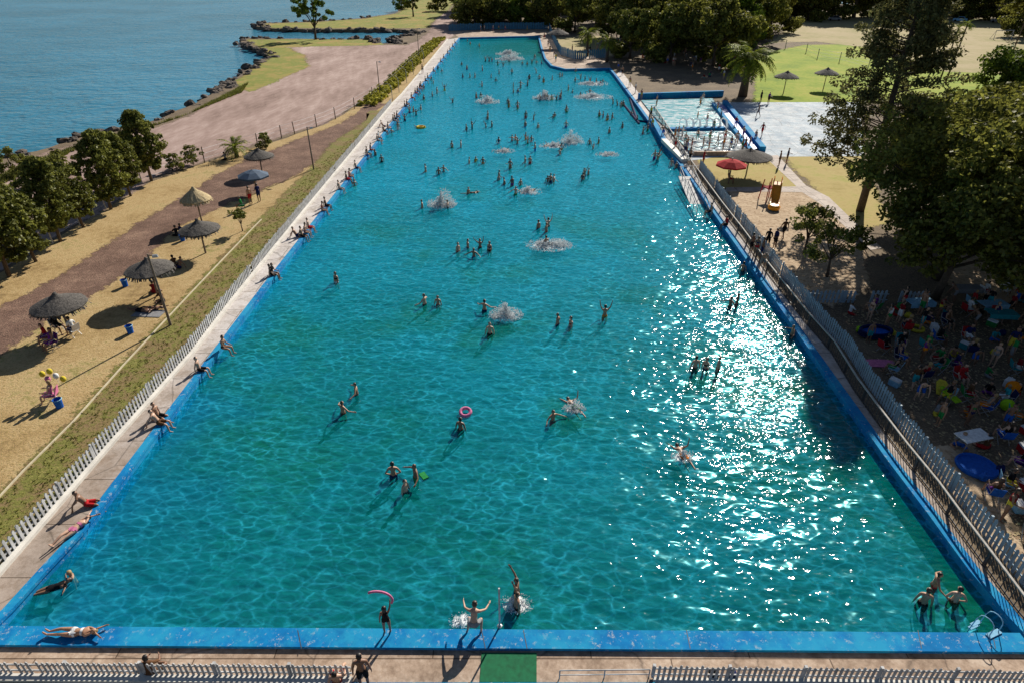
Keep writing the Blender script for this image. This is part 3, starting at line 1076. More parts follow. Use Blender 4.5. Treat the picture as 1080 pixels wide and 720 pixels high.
def tree_meshes(h, r, seed, kind='broad', leaf=0.22, clumps=90, per=130, mat=None, trunk_r=None, low=0.28, cr=None):
    rs = np.random.RandomState(seed)
    rr = random.Random(seed)
    tr = trunk_r or h * 0.022
    m = MB()
    cs, rad_ = [], []
    lean = Vector((rr.uniform(-.05, .05) * h, rr.uniform(-.05, .05) * h, 0))
    if kind == 'broad':
        fork = h * 0.33
        m.tube([(0, 0, 0), lean * 0.3 + Vector((0, 0, fork * .5)), lean * .6 + Vector((0, 0, fork))], [tr * 1.35, tr, tr * .85], 8)
        nb = 7
        lobes = []
        for k in range(nb):
            a = 2 * math.pi * k / nb + rr.uniform(-.35, .35)
            d = r * rr.uniform(.45, .8)
            zt = h * rr.uniform(.16 if low < .1 else max(.38, low + .12), .86)
            tip = Vector((math.cos(a) * d, math.sin(a) * d, zt)) + lean
            st = lean * .6 + Vector((0, 0, fork * rr.uniform(.75, 1)))
            mid = st.lerp(tip, .5) + Vector((0, 0, h * .05))
            m.tube([st, mid, tip], [tr * .55, tr * .34, tr * .12], 6)
            lobes.append((tip, r * rr.uniform(.34, .52)))
        top = Vector((lean.x, lean.y, h * .86))
        m.tube([lean * .6 + Vector((0, 0, fork * .9)), top], [tr * .6, tr * .12], 6)
        lobes.append((top, r * .42))
        lobes.append((Vector((lean.x, lean.y, h * .62)), r * .6))
        for k in range(clumps):
            c0, lr = lobes[rr.randrange(len(lobes))]
            v = Vector((rr.gauss(0, 1), rr.gauss(0, 1), rr.gauss(0, 1))).normalized() * lr * rr.uniform(.45, 1.08)
            v.z *= .72
            p = c0 + v
            p.z = min(max(p.z, h * low), h * 1.0)
            cs.append(p)
            rad_.append((cr or r * .15) * rr.uniform(.6, 1.3))
    elif kind == 'pine':
        m.tube([(0, 0, 0), lean * .5 + Vector((0, 0, h * .5)), lean + Vector((0, 0, h * .97))], [tr * 1.2, tr * .75, tr * .12], 8)
        for k in range(clumps // 3):
            z = h * rr.uniform(low, .98)
            a = rr.uniform(0, 6.283)
            ext = r * (1.05 - (z / h - low) / (1.05 - low)) ** .6 * rr.uniform(.5, 1.1)
            st = lean * (z / h) + Vector((0, 0, z - ext * .15))
            tip = lean * (z / h) + Vector((math.cos(a) * ext, math.sin(a) * ext, z + ext * .12))
            m.tube([st, tip], [tr * .2, tr * .06], 5, cap=False)
            for q in (.55, .8, 1.0):
                cs.append(st.lerp(tip, q) + Vector((rr.uniform(-.3, .3), rr.uniform(-.3, .3), rr.uniform(-.1, .3))))
                rad_.append((cr or r * .17) * rr.uniform(.7, 1.3))
    elif kind == 'column':      # young trees with foliage nearly to the ground
        m.tube([(0, 0, 0), lean * .5 + Vector((0, 0, h * .5)), lean + Vector((0, 0, h * .9))], [tr * 1.2, tr * .8, tr * .2], 7)
        for k in range(clumps):
            z = h * rr.uniform(low, 1.0)
            q = (z / h - low) / (1 - low)
            ext = r * (math.sin(math.pi * min(1, .16 + q * .82)) ** .7) * rr.uniform(.3, 1.05)
            a = rr.uniform(0, 6.283)
            p = lean * (z / h) + Vector((math.cos(a) * ext, math.sin(a) * ext, z))
            cs.append(p)
            rad_.append((cr or r * .24) * rr.uniform(.6, 1.25))
            if k % 4 == 0:
                m.tube([lean * (z / h) * .8 + Vector((0, 0, z * .75)), p], [tr * .3, tr * .08], 4, cap=False)
    lm = leaves_mesh('crown', cs, rad_, per, leaf, mat, rs, 0.75, 1.5, 0.4 if kind == 'pine' else 0)
    tm = m.mesh('trunk', M['bark'], True)
    return tm, lm


def tree(loc, label, meshes, rz=0.0, scale=1.0, group=None, name='tree', cat='tree'):
    t = thing(name, label, cat, loc, rz, group)
    t.scale = (scale,) * 3 if not hasattr(scale, '__len__') else scale
    link('trunk', meshes[0], t)
    link('crown', meshes[1], t)
    return t


# right: the big shade trees
def T(x, y):
    return Vector((x, y, 0))


tree(T(30.5, 41.0), 'huge dark broad tree behind the playground, left one of the big canopy', tree_meshes(12.0, 7.8, 11, 'broad', .20, 640, 62, M['leaf_dark'], .32, .14, .78), group='big shade trees on the right')
tree(T(37.0, 39.0), 'huge dark tree with thick leaning trunk over the picnic crowd', tree_meshes(12.4, 8.4, 12, 'broad', .20, 520, 62, M['leaf_dark'], .34, .24, .8), 1.0, group='big shade trees on the right')
tree(T(28.6, 38.0), 'lower dark tree with foliage near the ground between playground and picnic crowd', tree_meshes(8.6, 5.2, 62, 'broad', .2, 330, 58, M['leaf_dark'], .22, .2, .7), .5, group='big shade trees on the right')
tree(T(38, 28), 'dark shade tree standing at the right edge beyond the picnic crowd', tree_meshes(12.5, 8.2, 13, 'broad', .24, 400, 60, M['leaf_dark'], .32, .34, .8), 2.0, group='big shade trees on the right')
tree(T(46, 58), 'dense bright topped round tree behind the big canopy near the right edge', tree_meshes(13.5, 6.0, 14, 'broad', .22, 520, 75, M['leaf_mid'], .26, .2, .75), 0.4)
tree(T(50, 48), 'tall leafy tree at the right edge of the canopy', tree_meshes(12.5, 7.0, 15, 'broad', .22, 560, 75, M['leaf_mid'], .28, .2, .8), 0.9)
tree(T(38.5, 51), 'broad dark tree filling the gap between pine and round tree', tree_meshes(11.0, 7.4, 61, 'broad', .22, 720, 75, M['leaf_dark'], .28, .16, .8), 0.9)
tree(T(31.5, 55), 'tall feathery grey green pine rising over the plaza', tree_meshes(20.5, 5.6, 16, 'pine', .17, 520, 90, M['needle'], .30, .2, .62))
tree(G(848, 268), 'small sparse tree between the playground and the dark trunks', tree_meshes(4.2, 1.9, 17, 'broad', .14, 34, 60, M['leaf_olive'], .09, .3, .38))
tree(G(872, 292), 'low twiggy tree in the shade behind the playground', tree_meshes(4.8, 2.6, 18, 'broad', .15, 44, 60, M['leaf_olive'], .09, .3, .42))
tree(T(30, 20.5), 'leafy tree just outside the right edge shading the near fence', tree_meshes(11, 4.6, 19, 'broad', .26, 80, 120, M['leaf_dark'], .26, .42), 0.2, group='big shade trees on the right')
# thin bare-stemmed palms in the upper right
def palm_meshes(h, seed, fr=26, fl=2.4, tr=.16, curve=0.0, mat=None, up=1.0):
    rr = random.Random(seed)
    m = MB()
    top = Vector((curve * .6, curve * .2, h))
    m.tube([(0, 0, 0), Vector((curve * .2, 0, h * .4)), Vector((curve * .45, curve * .1, h * .75)), top], [tr * 1.25, tr, tr * .85, tr * .9], 8)
    f = MB()
    for k in range(fr):
        a = 2.399 * k + rr.uniform(-.15, .15)
        el = rr.uniform(-.35, 1.2) * up
        L = fl * rr.uniform(.8, 1.1)
        d = Vector((math.cos(a), math.sin(a), 0))
        pts = []
        p = top.copy()
        e = el
        ns = 7
        for s in range(ns + 1):
            pts.append(p.copy())
            p = p + (d * math.cos(e) + Vector((0, 0, math.sin(e)))) * (L / ns)
            e -= 0.21
        side = Vector((-d.y, d.x, 0))
        for s in range(ns):
            q0, q1 = pts[s], pts[s + 1]
            for sub in (0.15, 0.6):
                c = q0.lerp(q1, sub)
                ww = fl * .17 * math.sin(math.pi * min(.97, (s + sub + .5) / (ns + .6)))
                fw = (q1 - q0).normalized()
                for sg in (-1, 1):
                    tip = c + side * sg * ww + fw * ww * .7 + Vector((0, 0, -ww * rr.uniform(.15, .5)))
                    f.quadface([c, c + fw * fl * .055, tip + fw * .01, tip])
    return m.mesh('trunk', M['bark'], True), f.mesh('crown', mat or M['palm'])


small_palm = tree(G(250, 166), 'young date palm with arching fronds at the end of the tree row', palm_meshes(1.1, 3, 34, 2.1, .22), name='palm_tree', cat='palm')
tree(G(487, 27), 'dark date palm at the far left corner of the pool', palm_meshes(5.5, 4, 46, 4.6, .42), name='palm_tree', cat='palm')
tree(G(783, 102), 'large date palm with yellow green top beside the plaza', palm_meshes(5.6, 5, 80, 5.0, .6, 0.2, up=1.0), name='palm_tree', cat='palm')
tree(G(619, 60), 'fan shaped palm behind the stepped pool wall, left of two', palm_meshes(4.6, 6, 40, 3.2, .3), name='palm_tree', cat='palm')
tree(G(640, 66), 'fan shaped palm behind the stepped pool wall, right of two', palm_meshes(4.2, 7, 40, 3.0, .3), name='palm_tree', cat='palm')
tree(G(997, 88), 'slender bare stemmed palm leaning right behind the pine', palm_meshes(9.5, 8, 20, 1.8, .13, 0.9), name='palm_tree', cat='palm')
tree(G(991, 86), 'slender bare stemmed palm left of the leaning one', palm_meshes(8.6, 9, 20, 1.8, .13, 0.5), name='palm_tree', cat='palm')
tree(G(1066, 60), 'slender bare stemmed palm beside the goal frame', palm_meshes(11, 10, 22, 2.0, .14, 0.7), name='palm_tree', cat='palm')

# left row of young trees
lm = [tree_meshes(6.6, 1.95, 21, 'column', .15, 260, 62, M['leaf_olive'], .12, .2, .36), tree_meshes(5.8, 1.7, 22, 'column', .15, 220, 62, M['leaf_olive'], .11, .2, .34), tree_meshes(6.4, 1.9, 23, 'column', .15, 240, 62, M['leaf_olive'], .12, .18, .36)]
row = [(-40, 322, 6.4), (10, 292, 6.5), (38, 276, 5.4), (64, 255, 6.2), (88, 240, 5.2), (117, 221, 6.4), (138, 207, 5.5), (160, 191, 6.3)]
names = ['first', 'second', 'third', 'fourth', 'fifth', 'sixth', 'seventh', 'last']
for i, (x, y, h) in enumerate(row):
    mm = lm[i % 3]
    tree(G(x, y), f'{names[i]} olive green tree from the left in the row along the wire fence', mm, i * 1.3, h / [6.2, 5.4, 6.0][i % 3], 'trees along the wire fence')
tree(G(333, 42), 'lone tree with slim trunk on the headland by the inlet', tree_meshes(HT(333, 42, -4), 4.6, 24, 'broad', .34, 46, 90, M['leaf_mid'], .28, .42))
tree(G(436, 18), 'small bushy tree at the root of the grassy spit', tree_meshes(8, 4.2, 25, 'broad', .4, 36, 80, M['leaf_olive'], .25, .3))
tree(G(424, 10), 'low round bush at the lake edge of the spit', tree_meshes(4, 4.0, 26, 'column', .4, 30, 70, M['leaf_mid'], .2, .1))
tree(G(462, 12), 'dark bush beside the road at the top of the lot', tree_meshes(5, 4.5, 27, 'column', .4, 34, 80, M['leaf_dark'], .2, .1))
# small shrubs by the shore
sm = [tree_meshes(2.6, 1.5, 31, 'column', .16, 26, 60, M['leaf_olive'], .06, .15), tree_meshes(2.2, 1.6, 32, 'column', .16, 26, 60, M['leaf_olive'], .06, .1)]
for k, (x, y, lab) in enumerate([(17, 186, 'thin scrubby shrub on the rocky shore at the left edge'), (40, 196, 'brownish shrub behind the first trees of the row'), (68, 190, 'brownish shrub between tree row and lake rocks'),
                                 (182, 180, 'small yellow green shrub at the wire fence near the palm'), (204, 174, 'second small yellow green shrub at the wire fence near the palm'), (281, 157, 'dark weed clump below the wire fence right of the palm')]):
    tree(G(x, y), lab, sm[k % 2], k, .8 if k > 2 else 1.1, None, 'shrub', 'shrub')

# far woods behind the pool: each tree its own
fm = [tree_meshes(14, 8.4, 41, 'broad', .45, 240, 100, M['leaf_dark'], .35, .05), tree_meshes(16, 9.0, 42, 'broad', .45, 250, 100, M['leaf_dark'], .35, .07), tree_meshes(15, 7.8, 43, 'broad', .42, 220, 100, M['leaf_mid'], .33, .05),
      tree_meshes(18, 6.0, 44, 'pine', .38, 240, 80, M['needle'], .3, .14, 1.2), tree_meshes(13, 7.8, 45, 'broad', .42, 220, 100, M['leaf_olive'], .33, .06)]
far = [(503, 24, 0, .9), (520, 22, 1, 1.0), (540, 23, 2, .9), (556, 22, 0, 1.1), (572, 24, 1, .9), (590, 20, 2, .9), (606, 34, 4, .8), (628, 30, 3, .8), (512, 10, 1, 1), (548, 10, 0, 1), (580, 8, 4, 1.1), (610, 12, 1, 1), (640, 15, 0, 1),
       (655, 40, 0, .95), (676, 48, 1, .95), (664, 62, 4, .7), (700, 40, 0, 1.05), (706, 66, 4, .8), (722, 56, 1, .95), (742, 44, 3, 1.05), (752, 70, 0, .85), (770, 52, 2, .95), (796, 46, 0, .9), (812, 34, 1, .95), (690, 22, 0, 1.1), (730, 20, 1, 1.1), (772, 22, 0, 1.1), (806, 15, 3, 1),
       (905, 8, 0, 1), (935, 4, 1, 1), (962, 8, 2, 1), (990, 5, 0, 1.05), (1018, 8, 1, 1), (1045, 6, 4, 1), (1072, 10, 0, 1.1), (880, 3, 3, 1), (1100, 16, 1, 1), (850, 2, 1, .9), (960, -4, 0, 1.2), (1010, -4, 1, 1.2), (1060, -4, 3, 1.2), (852, 22, 0, .8), (838, 14, 4, .9), (915, 18, 0, .75), (948, 16, 4, .8), (980, 12, 1, .8), (1082, 26, 0, .9), (1030, -2, 2, 1.1), (495, 16, 0, .8), (530, 8, 1, 1), (566, 12, 4, 1), (597, 12, 0, 1), (625, 16, 1, .9), (650, 24, 0, 1), (712, 30, 4, .9), (757, 28, 0, 1), (788, 30, 1, .9), (820, 18, 0, .9), (862, 17, 1, 1.5), (900, 19, 0, 1.5), (940, 17, 1, 1.45), (985, 16, 0, 1.4), (1025, 20, 1, 1.3), (1060, 22, 0, 1.3), (1095, 40, 1, 1.1), (1010, 12, 2, 1.2), (500, 29.5, 0, .7), (524, 28.5, 4, .7), (549, 29, 2, .7), (574, 29.5, 0, .7)]
far.sort(key=lambda t: t[0])
for k, (x, y, q, s) in enumerate(far):
    kind = ['dark rounded', 'tall dark spreading', 'lighter green', 'feathery narrow', 'olive coloured'][q]
    zone = 'behind the far end wall' if x < 600 else 'behind the stepped wall' if x < 690 else 'over the shaded picnic ground' if x < 830 else 'beyond the playing field'
    same = [t for t in far if (t[0] < 600, 600 <= t[0] < 690, 690 <= t[0] < 830) == (x < 600, 600 <= x < 690, 690 <= x < 830) and t[2] == q]
    i = same.index((x, y, q, s))
    od = ['first', 'second', 'third', 'fourth', 'fifth', 'sixth', 'seventh', 'eighth', 'ninth', 'tenth', 'eleventh', 'twelfth', 'thirteenth', 'fourteenth', 'fifteenth', 'sixteenth'][i] if len(same) > 1 else ''
    lab = f'{kind} tree {zone}' + (f', {od} such from the left' if od else '')
    tree(G(x, y), lab, fm[q], k * 1.7, s * R.uniform(.93, 1.07), 'trees beyond the pool')

# hedge
rs = np.random.RandomState(5)
hc, hr = [], []
hl = P([(388, 112), (400, 103), (416, 88), (436, 68), (455, 50), (465, 42)])
hd = dense(hl, 0.55)
h0 = hd[0].copy()
for p in hd:
    for k in range(4):
        hc.append((p.x - h0.x + R.uniform(-1.5, 1.2), p.y - h0.y + R.uniform(-.4, .4), R.uniform(.15, .65)))
        hr.append(R.uniform(.3, .55))
hroot = thing('hedge', 'bright yellow green clipped hedge along the gravel lot', 'hedge', h0)
link('foliage', leaves_mesh('foliage', hc, hr, 34, .26, M['leaf_lime'], rs), hroot)
m = MB()
for p in hd[::6]:
    q = p - h0
    m.tube([(q.x, q.y, 0), (q.x + .1, q.y, .8)], [.05, .02], 5)
m.build('stems', M['bark'], hroot)

# grass tufts on the verge and the straw turf
def tufts(name, label, polypx, count, mat, hgt, seed, cat='grass'):
    rr = random.Random(seed)
    pts = P(polypx)
    tris = tessellate_polygon([pts])
    area = [abs((pts[b] - pts[a]).cross(pts[c] - pts[a]).z) for a, b, c in tris]
    m = MB()
    for k in range(count):
        a, b, c = rr.choices(tris, area)[0]
        u, v = rr.random(), rr.random()
        if u + v > 1:
            u, v = 1 - u, 1 - v
        p = pts[a] + (pts[b] - pts[a]) * u + (pts[c] - pts[a]) * v
        for j in range(5):
            an = rr.uniform(0, 6.28)
            w = rr.uniform(.02, .05)
            hh = hgt * rr.uniform(.5, 1.3)
            d = Vector((math.cos(an), math.sin(an), 0))
            s = Vector((-d.y, d.x, 0)) * w
            q = p + d * rr.uniform(0, .1)
            m.quadface([q - s, q + s, q + d * hh * .6 + Vector((0, 0, hh))])
    o = m.build(name, mat)
    return tag(o, label, cat, None, 'stuff')


tufts('grass_tufts', 'green tufts of grass along the verge', [(-30, 560), (60, 464), (172, 345), (268, 243), (330, 180), (392, 128), (322, 215), (200, 368), (20, 575)], 1900, M['leaf_vg'], .08, 1)
tufts('shore_weeds', 'green weeds between the shore rocks', [(0, 185), (60, 162), (120, 148), (200, 120), (262, 88), (255, 98), (190, 124), (100, 150), (0, 196)], 2200, M['leaf_olive'], .35, 3, 'weeds')

# shore rocks
def rock_mesh(seed):
    rr = random.Random(seed)
    m = MB()
    m.blob((0, 0, .2), .8, rr, .28, 0, 9, 6, .6)
    return m.mesh('rock', M['rock'])


rocks = [rock_mesh(50 + k) for k in range(6)]
nr = 0
for i in range(0, len(shore_d)):
    p = shore_d[i]
    if not (-110 < p.x < -12) or p.y < 40:
        continue
    for q in range(2):
        if R.random() < .3:
            continue
        o = link('shore_rock', R.choice(rocks))
        far_ = p.y > 110
        o.location = (p.x + R.uniform(-1.2, 1.6), p.y + R.uniform(-1.6, 1.2), R.uniform(-.65, -.1))
        s = R.uniform(.35, 1.15) * (1.3 if far_ else 1)
        o.scale = (s * R.uniform(.8, 1.4), s, s * R.uniform(.7, 1.1))
        o.rotation_euler = (R.uniform(-.4, .4), R.uniform(-.4, .4), R.uniform(0, 6.28))
        if far_:
            tag(o, 'dark rough boulder edging the headland and spit in the lake', 'rock', 'boulders of the headland shore')
        else:
            tag(o, 'rough boulder in the rocky lake shore beyond the tree row', 'rock', 'boulders of the rocky shore')
        nr += 1
        if nr > 280:
            break
    if nr > 280:
        break
#PART2
# ------------------------------------------------------------------ people
def nv(v):
    return Vector(v).normalized()


def figure(name, torso=(0, 0, 1), head=None, aL=((-.25, 0, -1), (-.1, .15, -1)), aR=((.25, 0, -1), (.1, .15, -1)), lL=((-.06, 0, -1), (0, -.03, -1)), lR=((.06, 0, -1), (0, -.03, -1)),
           fwd=(0, 1, 0), feet=((0, 1, -.15), (0, 1, -.15)), origin='feet', fem=False, hair='short', top=False, fat=1.0, fingers=True, bottom='shorts'):
    """one continuous skinned body; returns meshes: body, hair, bottom, top"""
    up = nv(torso)
    fw = Vector(fwd)
    rt = fw.cross(up).normalized()
    fw = up.cross(rt).normalized()
    hd = nv(head) if head else up
    V, E, Rr, tagv = [], [], [], []

    def add(p, r, parent=None, tg=''):
        V.append(Vector(p))
        Rr.append(r)
        tagv.append(tg)
        if parent is not None:
            E.append((parent, len(V) - 1))
        return len(V) - 1

    f = fat
    pel = add((0, 0, 0), .125 * f, None, 'pelvis')
    bel = add(up * .14, .112 * f, pel, 'belly')
    che = add(up * .32, .128 * f, bel, 'chest')
    upc = add(up * .43, .10 * f, che, 'chest')
    nk = add(up * .50, .052, upc, 'neck')
    h0 = V[nk] + hd * .075 + fw * .012
    n2 = add(h0, .058, nk, 'neck')
    n3 = add(h0 + hd * .065 + fw * .012, .088, n2, 'head')
    n4 = add(h0 + hd * .135 + fw * .004, .084, n3, 'head')
    add(h0 + hd * .185, .05, n4, 'head')
    hfw = (fw - hd * fw.dot(hd)).normalized()
    add(V[n3] + hfw * .098 - hd * .008, .014, n3, 'nose')
    for sg in (-1, 1):
        add(V[n3] + rt * sg * .086 + hd * .0, .016, n3, 'ear')
    sw = .155 if fem else .175
    for sg, (ua, fa) in ((-1, aL), (1, aR)):
        sh = add(V[upc] + rt * sg * sw - up * .01, .056, upc, 'arm')
        u, w = nv(ua), nv(fa)
        e0 = add(V[sh] + u * .14, .047, sh, 'arm')
        el = add(V[sh] + u * .285, .038, e0, 'arm')
        m0 = add(V[el] + w * .1, .037, el, 'arm')
        wr = add(V[el] + w * .245, .025, m0, 'hand')
        pa = add(V[wr] + w * .055, .032, wr, 'hand')
        if fingers:
            side = w.cross(nv((sg, .3, .2))).normalized()
            for q, L in ((-1.5, .066), (-.5, .08), (.5, .085), (1.5, .072)):
                b = V[pa] + w * .035 + side * q * .02
                k1 = add(b, .0095, pa, 'hand')
                nrm = w.cross(side)
                k2 = add(b + w * L * .55 + nrm * .006, .009, k1, 'hand')
                add(b + w * L * .95 + nrm * .02, .0075, k2, 'hand')
            tb = V[wr] + w * .025 + side * -.03
            k1 = add(tb, .011, wr, 'hand')
            add(tb + w * .04 - side * .03, .009, k1, 'hand')
    hw = .098 if fem else .088
    for sg, (th, sn), ft in ((-1, lL, feet[0]), (1, lR, feet[1])):
        hp = add(rt * sg * hw - up * .05, .098 * f, pel, 'thigh')
        t_, s_ = nv(th), nv(sn)
        t1 = add(V[hp] + t_ * .2, .082 * f, hp, 'thigh')
        kn = add(V[hp] + t_ * .42, .055, t1, 'knee')
        c0 = add(V[kn] + s_ * .13, .056, kn, 'shin')
        an = add(V[kn] + s_ * .40, .034, c0, 'shin')
        he = add(V[an] + s_ * .035, .036, an, 'foot')
        fdir = nv(ft)
        mt = add(V[he] + fdir * .10 + s_ * .012, .034, he, 'foot')
        add(V[mt] + fdir * .075 + s_ * .006, .024, mt, 'foot')
    me = bpy.data.meshes.new('t')
    me.from_pydata([tuple(v) for v in V], E, [])
    ob = bpy.data.objects.new('t', me)
    COL.objects.link(ob)
    md = ob.modifiers.new('s', 'SKIN')
    md.use_smooth_shade = True
    sv = me.skin_vertices[0].data
    for i, r in enumerate(Rr):
        sv[i].radius = (r, r)
        sv[i].use_root = (i == 0)
    sb = ob.modifiers.new('b', 'SUBSURF')
    sb.levels = sb.render_levels = 1
    dg = bpy.context.evaluated_depsgraph_get()
    dg.update()
    body = bpy.data.meshes.new_from_object(ob.evaluated_get(dg))
    bpy.data.objects.remove(ob)
    bpy.data.meshes.remove(me)
    nv_ = len(body.vertices)
    co = np.empty(nv_ * 3)
    body.vertices.foreach_get('co', co)
    co = co.reshape(-1, 3)
    body.vertices.foreach_get('normal', nn := np.empty(nv_ * 3))
    nn = nn.reshape(-1, 3)
    # nearest skeleton vertex for each mesh vertex
    VV = np.array([tuple(v) for v in V])
    dist = np.linalg.norm(co[:, None, :] - VV[None], axis=2) - np.array(Rr)[None] * .9
    near = dist.argmin(1)
    tg = [tagv[k] for k in near]
    hc = np.array(tuple(V[n3] + (V[n4] - V[n3]) * .5))
    hdv, hfv = np.array(tuple(hd)), np.array(tuple(hfw))
    upv = np.array(tuple(up))
    # classify
    cls = []
    for i in range(nv_):
        t = tg[i]
        c = 0
        if t in ('head', 'neck', 'ear', 'nose'):
            d = co[i] - hc
            a, b = d @ hdv, d @ hfv
            if t == 'head' and (a > .035 + max(0, b) * .15 or b < -.02) and not (b > .05 and a < .075):
                c = 1
            if hair == 'long' and b < 0 and t in ('head', 'neck') and a > -.16:
                c = 1
        elif t in ('pelvis', 'thigh'):
            k = near[i]
            if t == 'pelvis':
                c = 2
            elif bottom == 'shorts' and np.linalg.norm(co[i] - VV[k]) < .2:
                c = 2
            elif np.linalg.norm(co[i] - VV[pel]) < .17:
                c = 2
        elif t == 'chest':
            if top == 'shirt' or top == 'suit' or (top == 'bikini' and (co[i] - VV[che]) @ upv < .05):
                c = 3
        elif t == 'belly':
            if top in ('shirt', 'suit'):
                c = 3
        elif t == 'arm' and top == 'shirt' and np.linalg.norm(co[i] - VV[near[i]]) < .13 and near[i] in [k for k in range(len(V)) if tagv[k] == 'arm' and (VV[k] - VV[upc]) @ (VV[k] - VV[upc]) < .12]:
            c = 3
        cls.append(c)
    # shift origin
    if origin == 'feet':
        dz = -co[:, 2].min()
    elif origin == 'seat':
        dz = .125 * f
    elif origin == 'lie':
        dz = -co[:, 2].min()
    else:
        dz = 0
    co = co + np.array([0, 0, dz])
    body.vertices.foreach_set('co', co.reshape(-1))
    faces = [tuple(p.vertices) for p in body.polygons]
    fc = [max(set([cls[v] for v in f_]), key=[cls[v] for v in f_].count) for f_ in faces]
    shells = {}
    for c, nm, offv in ((1, 'hair', .016 if hair == 'short' else .026), (2, 'swimwear', .012), (3, 'top', .012)):
        sel = [f_ for f_, q in zip(faces, fc) if q == c]
        if not sel:
            continue
        ids = sorted({v for f_ in sel for v in f_})
        mp = {v: i for i, v in enumerate(ids)}
        vs = [tuple(co[v] + nn[v] * offv) for v in ids]
        sm_ = bpy.data.meshes.new(nm)
        sm_.from_pydata(vs, [], [tuple(mp[v] for v in f_) for f_ in sel])
        sm_.materials.append(HAIR[0] if c == 1 else M['c_red'])
        sm_.polygons.foreach_set('use_smooth', [True] * len(sel))
        sm_.update()
        shells[nm] = sm_
    body.name = name
    body.materials.clear()
    for q in (SKIN[0], HAIR[0], M['c_navy'], M['c_red']):
        body.materials.append(q)
    body.polygons.foreach_set('material_index', fc)
    body.update()
    return {'body': body, **shells}


